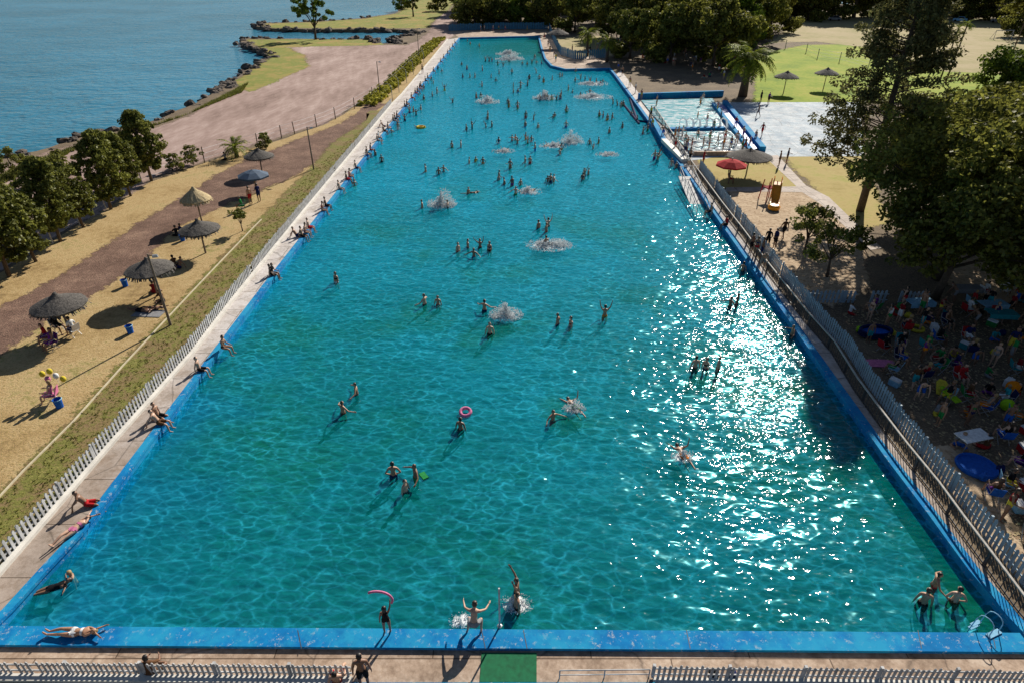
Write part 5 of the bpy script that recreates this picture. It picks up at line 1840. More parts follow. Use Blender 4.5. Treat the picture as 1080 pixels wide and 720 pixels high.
low_wall('pool_wall', 'blue wall closing the wading pool at its far side', G(673, 105), G(762, 102), .5, .9, M['blue'])
low_wall('pool_wall', 'blue wall between upper and lower wading basins', G(706, 139), G(764, 138), .9, .45, M['blue'])
low_wall('pool_wall', 'slanting blue wall on the right of the wading basins, left face', G(752, 112), G(792, 163), .5, .5, M['blue'])
low_wall('pool_wall', 'slanting blue wall on the right of the wading basins, outer face', G(764, 110), G(804, 160), .7, .55, M['blue'])
low_wall('pool_wall', 'grey wall closing the foaming basin at its near side', G(731, 164.5), G(796, 164.5), .35, .5, M['deck_worn'])
struct(sheet('basin_floor', P([(754, 113), (766, 112), (800, 158), (791, 161)]), simple('basin_blue', (0.005, 0.1, 0.5), .5), .2), 'deep blue channel between the slanting walls', 'channel')
struct(sheet('shallow_water', P([(676, 107), (752, 105), (763, 136), (705, 138), (690, 125)]), M['foamwater'], .16), 'foaming shallow water of the upper wading basin', 'water')
struct(sheet('shallow_water', P([(707, 141), (770, 140), (792, 163), (729, 163.5)]), M['foamwater'], .2), 'white foaming water of the lower wading basin', 'water')
rr = random.Random(9)
m = MB()
pts_ = P([(712, 142), (770, 141), (788, 162), (731, 163)])
for k in range(260):
    u, v = rr.random(), rr.random()
    q = pts_[0].lerp(pts_[1], u).lerp(pts_[3].lerp(pts_[2], u), v)
    m.blob((q.x, q.y, .22), rr.uniform(.12, .4), rr, .4, 0, 7, 4, .3)
tag(m.build('foam', M['foam']), 'bubbling white foam on the lower wading basin', 'foam', None, 'stuff')
# jets: white arches in a row
for k in range(7):
    x = 716 + k * 7
    m = MB()
    m.tube([(0, 0, .2), (0, 0, 1.1), (.3, -.2, 1.4), (.7, -.5, 1.2), (.9, -.6, .3)], [.06, .08, .1, .12, .16], 6)
    o = m.build('water_jet', M['foam'])
    o.location = G(x, 136)
    tag(o, f'white water jet over the wading pool, {ORD[k]} from the left of seven', 'water jet', 'jets over the wading pool')
# curved blue coping joining pool and basins
low_wall('pool_wall', 'white topped blue rim curving between pool and wading basin', G(688, 128), G(700, 150), .6, .35, M['blue'])
low_wall('pool_wall', 'white rim between the large pool and the lower basin', G(700, 150), G(722, 172), .7, .4, M['kerb'])
# blue ropes in the corner
for (a, b, lab) in [((657, 110), (674, 131), 'dark blue float line slanting towards the wading basin'), ((664, 104), (672, 128), 'dark blue float line crossing the other near the stepped wall'), ((672, 128), (700, 132), 'dark blue float line in front of the wading basin')]:
    m = MB()
    pa, pb_ = G(*a, WZ), G(*b, WZ)
    m.tube([pa.lerp(pb_, k / 10) + Vector((0, 0, .06)) for k in range(11)], .16, 6)
    tag(m.build('float_line', M['c_navy']), lab, 'float line')
# wading pool visitors
WP = [(686, 126), (684, 131), (688, 135), (699, 146), (692, 113), (711, 150, 1), (714.5, 149, 1), (738, 113), (741, 109), (752, 139), (745, 133), (735, 129), (760, 126), (756, 119), (722, 155), (729, 158), (741, 157), (748, 150), (756, 155), (764, 150), (770, 158), (776, 154), (782, 160), (719, 147), (735, 150), (747, 160), (762, 160), (790, 156), (796, 150), (783, 147), (775, 137), (724, 160), (712, 158)]
WP.sort()
for k, t_ in enumerate(WP):
    p = G(t_[0], t_[1])
    person(rp.choice(['stand', 'stand_f', 'out', 'walk', 'hips', 'bend', 'stand_t']), (p.x, p.y, .05), rp.uniform(-3, 3), f'{ORD[k % 11]} paddler from the left in the {["left", "middle", "right"][k // 11]} third of the wading pool', 'paddlers in the wading pool', rp.choice(WEARS), rp.choice(WEARS), rp.choice([0, 2, 1]), 0, rp.uniform(.75, 1.05))
RP = [(803, 144, 'walk_t', 'dark clad visitor crossing the wet plaza beside the wading pool', 'red', 'dark red'), (829, 173, 'stand_t', 'tall visitor at the head of the diagonal path', 'navy', 'navy'), (821, 176, 'stand', 'slim visitor left of the tall one on the diagonal path', 'black', 'red'),
      (799, 124, 'walk', 'visitor walking on the wet plaza near the lawn', 'navy', 'red'), (802, 108, 'stand_t', 'visitor in dark clothes at the lawn corner, left of two', 'black', 'black'), (810, 110, 'stand_t', 'visitor in dark clothes at the lawn corner, right of two', 'black', 'purple'),
      (749, 224, 'edge', 'dark figure sitting at the pool edge beside the white ramp', 'black', 'black'), (766, 238, 'edge_t', 'person in red shirt sitting on the right pool edge', 'black', 'red'), (741, 175, 'stand_t', 'person in red standing on dry grass beside the railing', 'red', 'red'),
      (791, 268, 'stand', 'first from the left of the group standing on the right deck', 'black', 'red'), (796, 272, 'stand_f', 'second from the left of the group standing on the right deck', 'red', 'navy'), (802, 273, 'hips', 'third from the left of the group standing on the right deck', 'navy', 'red'), (803, 284, 'bend', 'figure bending down at the right pool edge below the group', 'grey', 'white'),
      (808, 263, 'stand_t', 'dark visitor on the sand just behind the standing group, left of two', 'black', 'black'), (816, 263, 'stand_t', 'dark visitor on the sand just behind the standing group, right of two', 'black', 'navy'), (825, 252, 'walk_t', 'visitor walking over the sand towards the small tree', 'black', 'brown'),
      (768, 193, 'chair_f', 'person sitting under the red parasol', 'red', 'red'), (722, 165, 'stand_t', 'person on the right deck beside the railing, farther of two', 'navy', 'grey'), (727, 172, 'stand', 'person on the right deck beside the railing, nearer of two', 'black', 'red'), (785, 160, 'walk', 'child running past the grey wall', 'red', 'red')]
for (x, y, po, lab, wc, tc) in RP:
    p = G(x, y)
    person(po, (p.x, p.y, .42 if po == 'chair_f' else .03), rp.uniform(-3, 3) if 'edge' not in po else rad(90), lab, None, wc, tc, rp.choice([0, 2]), 0, 1.0, y > 230)

# white ramp with railings in the water
t = thing('pool_ramp', 'white railed access ramp descending into the water at the right side', 'ramp', G(735, 205))
o0 = t.location.copy()
A, B = G(723, 187, 0) - o0, G(742, 228, WZ) - o0
m = MB()
m.bar(A + Vector((-.1, 0, .02)), B + Vector((0, 0, -.25)), 1.3, .12)
m.build('deck', M['white'], t)
for sg in (-.65, .65):
    m = MB()
    a_, b_ = A + Vector((sg, 0, .1)), B + Vector((sg, 0, -.2))
    for k in range(7):
        q = a_.lerp(b_, k / 6)
        m.tube([q, q + Vector((0, 0, .95))], .035, 6)
    m.tube([a_ + Vector((0, 0, .95)), b_ + Vector((0, 0, .95))], .04, 6)
    m.tube([a_ + Vector((0, 0, .5)), b_ + Vector((0, 0, .5))], .03, 6)
    m.build('railing', M['white'], t)
m = MB()
m.bar(A + Vector((-.65, .3, 1.0)), A + Vector((1.4, .6, 1.0)), .06, .06)
m.build('gate_bar', M['white'], t)

# ------------------------------------------------------------------ parasols
def parasol(x, y, r, h, mat, lab, kind='thatch', tilt=0.0, seed=1, pitch=.42):
    rr = random.Random(seed)
    t = thing('thatched_parasol' if kind == 'thatch' else 'parasol', lab, 'parasol', G(x, y), 0, None)
    m = MB()
    m.tube([(0, 0, 0), (.02, 0, h * .5), (0, 0, h)], [.075, .065, .06], 8)
    m.build('pole', M['pole'], t)
    m = MB()
    if kind == 'thatch':
        prof = [(.05, r * pitch + .12), (r * .25, r * pitch * .80), (r * .5, r * pitch * .56), (r * .75, r * pitch * .3), (r, 0), (r * .97, -.12), (r * .7, r * pitch * .2), (.05, r * pitch * .75)]
        m.lathe((0, 0, h - r * pitch * .75), prof, 30, wob=.035, rnd=rr)
        for k in range(120):
            a = rr.uniform(0, 6.28)
            d = Vector((math.cos(a), math.sin(a), 0))
            s = Vector((-d.y, d.x, 0)) * .05
            z0 = h - r * pitch * .75
            q = d * r * .93 + Vector((0, 0, z0 + .03))
            q2 = d * r * rr.uniform(1.0, 1.1) + Vector((0, 0, z0 - rr.uniform(.12, .28)))
            m.quadface([q - s, q + s, q2 + s * .5, q2 - s * .5])
        m.build('canopy', mat, t, False)
        m = MB()
        m.blob((0, 0, h + .18), .15, rr, .2, zs=1.2)
        m.build('finial', mat, t)
    else:
        nseg = 8
        top = Vector((0, 0, h))
        for k in range(nseg):
            a0, a1 = 6.2832 * k / nseg, 6.2832 * (k + 1) / nseg
            e0 = Vector((r * math.cos(a0), r * math.sin(a0), h - r * .36))
            e1 = Vector((r * math.cos(a1), r * math.sin(a1), h - r * .36))
            m0, m1 = top.lerp(e0, .5) + Vector((0, 0, r * .05)), top.lerp(e1, .5) + Vector((0, 0, r * .05))
            for zz in (0, -.02):
                Z = Vector((0, 0, zz))
                m.quadface([top + Z, m0 + Z, m1 + Z])
                m.quadface([m0 + Z, e0 + Z, e1 + Z, m1 + Z])
            m.quadface([e0, e0 - Vector((0, 0, .15)), e1 - Vector((0, 0, .15)), e1])
        m.build('canopy', mat, t)
        m = MB()
        m.tube([(0, 0, h), (0, 0, h + .12)], .025, 6)
        m.build('finial', M['steel'], t)
    return t


M['c_slate'] = simple('cloth_slate', (.05, .09, .15), .8)
parasol(75, 352, 1.52, 2.5, M['thatch_dark'], 'dark weathered thatched parasol, nearest one on the straw turf', seed=1)
parasol(167, 312, 1.52, 2.5, M['thatch_dark'], 'dark thatched parasol partly behind the tall lamp pole', seed=2)
parasol(217, 267, 1.5, 2.45, M['thatch_dark'], 'dark thatched parasol in front of the straw coloured one', seed=3)
parasol(213.5, 236, 1.25, 2.9, M['thatch_pale'], 'pointed straw coloured parasol with pale conical top', seed=4, pitch=.75)
parasol(277, 184, 1.5, 2.4, M['thatch_dark'], 'grey thatched parasol farthest along the dirt track', seed=5)
parasol(271, 204, 1.5, 2.3, M['c_slate'], 'slate blue cloth parasol over the dirt track', 'cloth', seed=6)
parasol(786.5, 186, 2.3, 2.6, M['thatch_dark'], 'wide grey thatched shade on the dry grass plot', seed=7, pitch=.3)
parasol(768, 194, 1.55, 2.5, M['c_red'], 'bright red cloth parasol beside the right deck', 'cloth', seed=8)
parasol(826, 99, 1.9, 3.2, M['thatch_dark'], 'dark thatched parasol on the green lawn', seed=9)
parasol(868, 95, 1.9, 3.2, M['thatch_dark'], 'dark thatched parasol at the right of the green lawn', seed=10)
parasol(588, 51, 2.6, 4.0, M['thatch_dark'], 'thatched shade at the far right corner behind the pool', seed=11)

# ------------------------------------------------------------------ chairs and beach things
def chair_mb():
    f, s, b = MB(), MB(), MB()
    for sx in (-.24, .24):
        f.tube([(sx, -.22, 0), (sx, .24, .42)], .014, 5)
        f.tube([(sx, .22, 0), (sx, -.26, .42), (sx, -.36, .86)], .014, 5)
        f.tube([(sx, -.26, .6), (sx, .2, .6), (sx, .24, .42)], .016, 5)
    s.hexa([(-.24, -.25, .39), (.24, -.25, .39), (.24, .24, .42), (-.24, .24, .42)], [(-.24, -.25, .41), (.24, -.25, .41), (.24, .24, .44), (-.24, .24, .44)])
    b.hexa([(-.24, -.27, .44), (.24, -.27, .44), (.24, -.29, .44), (-.24, -.29, .44)], [(-.24, -.36, .88), (.24, -.36, .88), (.24, -.38, .88), (-.24, -.38, .88)])
    return f.mesh('frame', M['steel']), s.mesh('seat', M['c_blue']), b.mesh('backrest', M['c_blue'])


CF, CS, CB = chair_mb()


def chair(p, rz, col, lab, grp='folding chairs of the picnickers'):
    t = thing('folding_chair', lab, 'chair', p, rz, grp)
    link('frame', CF, t)
    for nm, me in (('seat', CS), ('backrest', CB)):
        c = link(nm, me, t)
        c.material_slots[0].link = 'OBJECT'
        c.material_slots[0].material = M['c_' + col]
    return t


def cooler(p, rz, col, lab, grp='cool boxes of the picnickers'):
    t = thing('cool_box', lab, 'cool box', p, rz, grp)
    m = MB()
    m.box((0, 0, .17), (.5, .32, .34), taper=1.06)
    m.build('body', M['c_' + col], t)
    m = MB()
    m.box((0, 0, .38), (.54, .36, .07), taper=.92)
    m.build('lid', M['c_white'], t)
    m = MB()
    m.tube([(-.28, 0, .3), (-.28, 0, .46), (.28, 0, .46), (.28, 0, .3)], .012, 5)
    m.build('handle', M['c_white'], t)
    return t


def bin_(x, y, lab):
    t = thing('bin', lab, 'bin', G(x, y), 0, 'blue bins on the straw turf')
    m = MB()
    m.lathe((0, 0, 0), [(.0, 0), (.17, 0), (.21, .48), (.23, .50), (.20, .50), (.17, .1), (0, .1)], 14)
    m.build('body', M['c_blue'], t)
    m = MB()
    m.lathe((0, 0, .48), [(.215, 0), (.24, .02), (.215, .05)], 14)
    m.build('rim', M['c_pale blue'], t)


bin_(63.5, 429, 'blue bin beside the pink chair with the balloons')
bin_(132.5, 302, 'blue bin between the two nearest thatched parasols')
bin_(138, 351, 'blue bin beside the round shadow below the lamp pole')
bin_(193, 254, 'blue bin by the pair sitting near the straw coloured parasol')


def at(x, y, z=.01, dx=0, dy=0):
    p = G(x, y)
    return (p.x + dx, p.y + dy, z)


G1 = 'people on the straw turf'
chair(at(52, 361), 2.2, 'red', 'red folding chair under the nearest thatched parasol', 'chairs on the straw turf')
person('edge_t', at(52, 361, .44), 2.2, 'person in bright red shirt on a chair under the nearest parasol', G1, 'purple', 'red', 0, 0, 1, True)
chair(at(57, 367), 2.6, 'purple', 'purple folding chair next to the red one', 'chairs on the straw turf')
person('chair_f', at(57, 367, .44), 2.6, 'person in purple sitting in front of the red shirted one', G1, 'purple', 'purple', 2, 0, 1, True)
chair(at(63, 350), -2, 'black', 'black folding chair behind the nearest parasol pole', 'chairs on the straw turf')
person('edge_t', at(63, 350, .44), -2, 'person in black sitting behind the nearest parasol pole', G1, 'black', 'black', 2, 0, 1, True)
person('edge_t', at(80, 354, .44), 1.2, 'person in white shirt sitting right of the nearest parasol pole', G1, 'navy', 'white', 0, 0, 1, True)
chair(at(80, 354), 1.2, 'white', 'white folding chair right of the nearest parasol pole', 'chairs on the straw turf')
chair(at(57, 423), 1.8, 'pink', 'pink folding chair alone on the turf with balloons', 'chairs on the straw turf')
person('chair_f', at(57, 423, .44), 1.8, 'person in pink sitting alone with pale balloons', G1, 'pink', 'pink', 1, 2, 1, True)
for k, (dx, dy, z, c) in enumerate([(-.35, .4, 1.35, 'yellow'), (0, .5, 1.45, 'yellow'), (.4, .3, 1.3, 'white'), (.75, .25, 1.15, 'yellow'), (-.1, .3, 1.1, 'pink')]):
    m = MB()
    m.blob((0, 0, 0), .14, None, 0, 0, 12, 8, 1.2)
    m.tube([(0, 0, -.22), (0.02, 0, -.6)], .006, 4)
    o = m.build('balloon', M['c_' + c], smooth=True)
    q = G(57, 421)
    o.location = (q.x + dx, q.y + dy, z)
    tag(o, f'{c} balloon, {ORD[k]} counted clockwise, above the lone pink chair', 'balloon', 'balloons above the pink chair')
for x, y, po, rz, lab, wc, tc in [(185, 281, 'ground_t', 1, 'person in dark clothes sitting in the shade of the third parasol', 'black', 'brown'), (190, 283, 'ground', 2.4, 'bare chested person sitting behind the dark clad one', 'navy', 'red'), (187, 249, 'ground_t', .6, 'person sitting in the shade beside the blue bin, left of two', 'black', 'black'), (191, 247, 'ground_t', -.5, 'person sitting in the shade beside the blue bin, right of two', 'brown', 'navy'),
                                  (150, 329, 'lie', 1.4, 'dark figure lying on the turf below the lamp pole, left of two', 'black', 'red'), (160, 327, 'lie_f', 1.7, 'sunbather lying on the turf below the lamp pole, right of two', 'black', 'black'), (163, 309, 'ground_t', 0, 'person sitting by the pole of the second parasol', 'dark red', 'dark red'), (172, 318, 'ground_t', 2.8, 'person sitting at the foot of the lamp pole', 'black', 'brown'),
                                  (256, 222, 'edge_t', 2, 'person in green shirt near the blue parasol', 'green', 'green'), (265, 216, 'stand', 1, 'slim person standing behind the blue parasol', 'red', 'red'), (238, 169, 'ground_t', 1, 'person sitting in the shade of the young palm', 'black', 'grey'), (274, 213, 'stand_t', 1, 'person in dark shirt under the blue parasol', 'navy', 'navy')]:
    person(po, at(x, y, .44 if po == 'edge_t' else .02), rz, lab, G1, wc, tc, rp.choice([0, 2]), 0, 1, True)
chair(at(256, 222), 2, 'green', 'green folding chair near the blue parasol', 'chairs on the straw turf')
m = MB()
m.box((0, 0, .02), (.9, 1.9, .03))
o = m.build('towel', M['c_grey'])
o.location = at(157, 331, .01)
o.rotation_euler = (0, 0, 1.5)
tag(o, 'grey towel spread under the sunbathers below the lamp pole', 'towel')
tree(G(256, 244), 'tiny sapling beside the pale edging line', tree_meshes(2.0, .8, 71, 'broad', .12, 16, 36, M['leaf_olive'], .04, .5, .25), cat='tree')

# playground slide
M['c_amber'] = simple('amber_plastic', (.95, .36, .015), .5)
t = thing('slide', 'orange playground slide with ladder on the sand', 'slide', G(816, 214), -.35)
m = MB()
for q in range(7):
    pass
prof = [(0, .9, 1.7), (0, .4, 1.55), (0, -.3, 1.0), (0, -.9, .5), (0, -1.5, .28), (0, -1.8, .26)]
for (a, b) in zip(prof, prof[1:]):
    m.bar(a, b, .7, .06)
for sx in (-.36, .36):
    for (a, b) in zip(prof, prof[1:]):
        m.bar((sx, a[1], a[2] + .14), (sx, b[1], b[2] + .14), .07, .3)
m.build('chute', M['c_amber'], t)
m = MB()
for sx in (-.33, .33):
    m.tube([(sx, 1.5, 0), (sx, 1.0, 1.7), (sx, .9, 2.2), (sx, .6, 2.1), (sx, .5, 1.7)], .04, 6)
for k in range(6):
    m.tube([(-.33, 1.45 - k * .08, .25 + k * .26), (.33, 1.45 - k * .08, .25 + k * .26)], .03, 6)
m.build('ladder', M['c_orange'], t)
m = MB()
m.lathe((0, -2.1, 0), [(.5, .1), (.55, .35), (.4, .5), (0, .52)], 14)
m.build('end_basin', M['c_amber'], t)
m = MB()
m.tube([(.0, -.9, 0), (0, -.9, .45)], .06, 6)
m.build('support', M['c_red'], t)
t = thing('climbing_frame', 'small red and dark climbing frame left of the slide', 'climbing frame', G(809, 211), .3)
for i, (sx, sy) in enumerate([(-.4, -.4), (.4, -.4), (.4, .4), (-.4, .4)]):
    m = MB()
    m.tube([(sx * 1.4, sy * 1.4, 0), (sx, sy, 1.9)], .045, 6)
    m.build('post', M['c_red'], t)
m = MB()
m.box((0, 0, 1.2), (.9, .9, .08))
m.build('platform', M['c_dark red'], t)

# far right things
t = thing('carport', 'long cyan roofed shelter beyond the playing field', 'shelter', G(862, 14), 0)
m = MB()
m.box((2, 0, 3.6), (15, 6, .25), rx=.12)
m.build('roof', M['c_pale blue'], t)
for sx in (-5, -1, 3.5, 8):
    for sy in (-2.6, 2.6):
        m = MB()
        m.tube([(sx, sy, 0), (sx, sy, 3.5)], .12, 6)
        m.build('post', M['steel'], t)


def goal(x, y, lab):
    t = thing('goal_frame', lab, 'goal', G(x, y), .1)
    m = MB()
    m.tube([(-2.5, 0, 0), (-2.5, 0, 2.2), (2.5, 0, 2.2), (2.5, 0, 0)], .1, 6)
    m.build('frame', M['white'], t)
    m = MB()
    for sx in (-2.5, 2.5):
        m.tube([(sx, 0, 2.2), (sx, 1.4, 0)], .05, 5)
    m.tube([(-2.5, 1.4, .03), (2.5, 1.4, .03)], .05, 5)
    m.build('rear_stay', M['white'], t)


goal(1057, 42, 'white goal frame at the far end of the sandy field')


def car(x, y, rz, col, lab):
    t = thing('parked_car', lab, 'car', G(x, y), rz, 'cars parked beyond the field')
    m = MB()
    m.box((0, 0, .62), (1.75, 4.2, .62), taper=.94)
    m.hexa([(-.8, -1.5, .93), (.8, -1.5, .93), (.8, 1.0, .93), (-.8, 1.0, .93)], [(-.62, -1.1, 1.45), (.62, -1.1, 1.45), (.62, .45, 1.45), (-.62, .45, 1.45)])
    m.build('body', M['c_' + col], t)
    m = MB()
    m.hexa([(-.70, -1.53, .97), (.70, -1.53, .97), (.70, 1.04, .97), (-.70, 1.04, .97)], [(-.56, -1.17, 1.4), (.56, -1.17, 1.4), (.56, .53, 1.4), (-.56, .53, 1.4)])
    m.hexa([(-.81, -1.3, .97), (.81, -1.3, .97), (.81, .85, .97), (-.81, .85, .97)], [(-.655, -1.0, 1.4), (.655, -1.0, 1.4), (.655, .38, 1.4), (-.655, .38, 1.4)])
    m.build('window', M['c_black'], t)
    for sx in (-.82, .82):
        for sy in (-1.3, 1.3):
            m = MB()
            m.tube([(sx - .1, sy, .32), (sx + .1, sy, .32)], .32, 14)
            m.build('wheel', M['c_black'], t)


for k, (x, y, c) in enumerate([(965, 17, 'white'), (984, 20, 'grey'), (1003, 16, 'white'), (1012, 23, 'pale blue'), (1034, 20, 'white'), (1052, 24, 'grey'), (890, 12, 'white'), (880, 22, 'grey')]):
    car(x, y, R.uniform(-.5, .5) + 1.4, c, f'{c} parked car, {ORD[k]} of the row beyond the field by build order' if False else f'{c} car in the shade beyond the field, {["leftmost of the row", "second of the row", "third of the row", "fourth of the row", "fifth of the row", "rightmost of the row", "beside the cyan shelter", "in front of the cyan shelter"][k]}')

# fence posts beside lawn
fr = [G(x, y) for x, y in [(828, 52), (850, 56), (862, 62), (885, 66), (915, 74)]]
t = thing('wire_fence', 'slim wire fence between lawn and sandy field', 'fence', fr[0])
wm = MB()
for a in fr:
    q = a - fr[0]
    m = MB()
    m.tube([q, q + Vector((0, 0, 2.0))], .09, 6)
    m.build('post', M['post'], t)
for a, b in zip(fr, fr[1:]):
    for zz in (.6, 1.2, 1.8):
        wm.tube([a - fr[0] + Vector((0, 0, zz)), b - fr[0] + Vector((0, 0, zz))], .02, 4)
wm.build('wire', M['steel'], t)

# ------------------------------------------------------------------ picnic crowd under the trees (right)
rc = random.Random(77)
CP = [(884, 330), (985, 322), (1090, 300), (1130, 330), (1130, 560), (1070, 575), (1040, 520), (1000, 470), (955, 425), (925, 380), (900, 345)]
cpt = P(CP)
ctr = tessellate_polygon([cpt])
care = [abs((cpt[b] - cpt[a]).cross(cpt[c] - cpt[a]).z) for a, b, c in ctr]
placed = []


def freespot(mind, tries=60):
    for _ in range(tries):
        a, b, c = rc.choices(ctr, care)[0]
        u, v = rc.random(), rc.random()
        if u + v > 1:
            u, v = 1 - u, 1 - v
        p = cpt[a] + (cpt[b] - cpt[a]) * u + (cpt[c] - cpt[a]) * v
        # open lane beside the fence stays emptier
        if all((p - q).length > mind for q in placed):
            placed.append(p)
            return p
    return None


def topx(p, z=0.4):
    zc = p.y * CT + (CAM_H - z) * ST
    return 540 + FPX * p.x / zc, 360 + FPX * (-(p.y) * ST + (CAM_H - z) * CT) / zc


kp = G(1029, 493)
placed.append(kp.copy())
placed.append(G(922, 352))
items = []
for k in range(112):
    p = freespot(.95)
    if p is None:
        break
    items.append(('person', p))
for k in range(46):
    p = freespot(.8)
    if p is None:
        break
    items.append(('cooler' if k % 2 else 'bag', p))
for k in range(16):
    p = freespot(1.0)
    if p is not None:
        items.append(('towel', p))
CT_TOP = ['red', 'white', 'navy', 'black', 'green', 'navy', 'dark red', 'dark red', 'grey', 'teal', 'black', 'purple', 'white', 'black', 'grey', 'brown', 'white']


def zone_of(p):
    x, y = topx(p)
    if y < 352:
        zn = 'below the pale blue barriers'
    elif y < 392:
        zn = 'right of the inflatable' if x > 945 else 'by the blue inflatable'
    elif y < 430:
        zn = 'in the upper crowd'
    elif y < 475:
        zn = 'in the middle crowd'
    elif y < 520:
        zn = 'around the paddling pool'
    else:
        zn = 'below the paddling pool'
    return zn


seen = {}
recs = []
for kind, p in items:
    zn = zone_of(p)
    if kind == 'person':
        tc = rc.choice(CT_TOP)
        po = rc.choices(['edge_t', 'chair_f', 'stand_t', 'stand', 'ground_t', 'ground', 'walk_t', 'bend', 'stand_f', 'hips_f'], [5, 3, 2, 1.2, 3, 1.5, 1, 1, 1, 1])[0]
        d = {'edge_t': f'picnicker in {tc} shirt on a chair', 'chair_f': f'long haired picnicker in {tc} on a chair', 'stand_t': f'standing picnicker in {tc} shirt', 'stand': 'bare chested person standing', 'ground_t': f'picnicker in {tc} shirt sitting on the ground',
             'ground': 'bare chested person sitting on the ground', 'walk_t': f'walking picnicker in {tc} shirt', 'bend': 'bare chested person bending down', 'stand_f': f'standing woman in {tc} bikini', 'hips_f': f'standing woman in {tc} swimsuit'}[po]
        recs.append([kind, p, zn, d, po, tc])
    elif kind == 'cooler':
        tc = rc.choice(['blue', 'red', 'white', 'teal', 'green', 'pale blue', 'orange'])
        recs.append([kind, p, zn, f'{tc} cool box with white lid', None, tc])
    elif kind == 'bag':
        tc = rc.choice(['black', 'red', 'blue', 'navy', 'lime', 'white', 'yellow', 'grey', 'green', 'orange'])
        recs.append([kind, p, zn, f'{tc} carrier bag', None, tc])
    else:
        tc = rc.choice(['white', 'blue', 'red', 'pale blue', 'grey', 'lime', 'pink'])
        recs.append([kind, p, zn, f'{tc} towel spread out', None, tc])
cnts = {}
for r_ in recs:
    cnts.setdefault((r_[3], r_[2]), []).append(r_)
for key, lst in cnts.items():
    lst.sort(key=lambda q: topx(q[1])[0])
    for i, q in enumerate(lst):
        lab = f'{q[3]} {q[2]}' + ('' if len(lst) == 1 else f', {ORD[i]} from left')
        kind, p, zn, d, po, tc = q
        rz = rc.uniform(-3.14, 3.14)
        big = topx(p)[1] > 330
        if kind == 'person':
            z = .44 if po in ('edge_t', 'chair_f') else 0.01
            if z > .1:
                cc = rc.choice(['blue', 'green', 'red', 'white', 'teal', 'navy', 'pale blue', 'orange'])
                chair((p.x, p.y, .01), rz, cc, lab.replace('picnicker', 'person').replace(' on a chair', '').replace(d.replace(' on a chair', '').replace('picnicker', 'person'), f'{cc} chair under the ' + d.replace(' on a chair', '').replace('long haired ', '').replace('picnicker', 'one')))
            person(po, (p.x, p.y, z), rz, lab, 'picnic crowd under the big trees', rc.choice(WEARS), tc, rc.choice([0, 2, 1]), rc.choice([0, 0, 1, 2]), rc.uniform(.85, 1.05), big)
        elif kind == 'cooler':
            cooler((p.x, p.y, .01), rz, tc, lab)
        elif kind == 'bag':
            m = MB()
            m.blob((0, 0, .17), .2, rc, .25, 0, 8, 5, 1.0)
            m.tube([(-.1, 0, .3), (0, 0, .46), (.1, 0, .3)], .012, 5)
            o = m.build('carrier_bag', M['c_' + tc])
            o.location = (p.x, p.y, .01)
            tag(o, lab, 'bag', 'bags of the picnickers')
        else:
            m = MB()
            nx, ny = 5, 8
            for i_ in range(nx + 1):
                for j_ in range(ny + 1):
                    m.v.append((-.4 + .8 * i_ / nx + rc.uniform(-.02, .02), -.8 + 1.6 * j_ / ny + rc.uniform(-.02, .02), rc.uniform(.01, .05)))
            for i_ in range(nx):
                for j_ in range(ny):
                    a_ = i_ * (ny + 1) + j_
                    m.f.append((a_, a_ + ny + 1, a_ + ny + 2, a_ + 1))
                    m.m.append(0)
            o = m.build('towel', M['c_' + tc])
            o.location = (p.x, p.y, .02)
            o.rotation_euler = (0, 0, rz)
            tag(o, lab, 'towel', 'towels of the picnickers')

# special pieces in the crowd
t = thing('paddling_pool', 'round bright blue paddling pool on the sand behind the right fence', 'paddling pool', G(1029, 493))
t.scale = (.8, .8, .8)
m = MB()
m.lathe((0, 0, 0), [(1.0, 0), (1.08, .12), (1.03, .26), (.96, .26), (.93, .1), (.0, .08)], 28)
m.build('tub', M['c_blue'], t, True)
m = MB()
m.lathe((0, 0, 0), [(.94, .15), (.001, .152)], 28)
m.build('water', M['c_blue'], t)
t = thing('inflatable_pool', 'long dark blue inflatable pool among the upper picnickers', 'paddling pool', G(922, 354), .1)
m = MB()
for k in range(3):
    m.lathe((0, 0, .1 + k * .17), [(.95, 0), (1.05, .085), (.95, .17), (.85, .085)], 24)
o = m.build('tub', M['c_navy'], t, True)
m = MB()
m.lathe((0, 0, 0), [(.9, .3), (.001, .3)], 24)
o = m.build('water', M['c_blue'], t)
t.scale = (1.0, .62, .8)
t = thing('folding_table', 'white folding table above the round paddling pool', 'table', G(1021, 471), .25)
m = MB()
m.box((0, 0, .7), (1.5, .75, .05))
m.build('tabletop', M['c_white'], t)
for sx in (-.65, .65):
    for sy in (-.3, .3):
        m = MB()
        m.tube([(sx, sy, 0), (sx * .9, sy, .68)], .02, 5)
        m.build('leg', M['steel'], t)
for k, (x, y, c, r0, lab) in enumerate([(1060, 432, 'lime', .32, 'bright lime green ball by the upper right picnickers'), (1066, 414, 'orange', .36, 'orange ball above the lime green one'), (948, 328, 'green', .3, 'dark green ball below the pale blue barriers')]):
    m = MB()
    m.blob((0, 0, r0), r0, None, 0, 0, 14, 10)
    o = m.build('ball', M['c_' + c], smooth=True)
    o.location = G(x, y)
    tag(o, lab, 'ball')
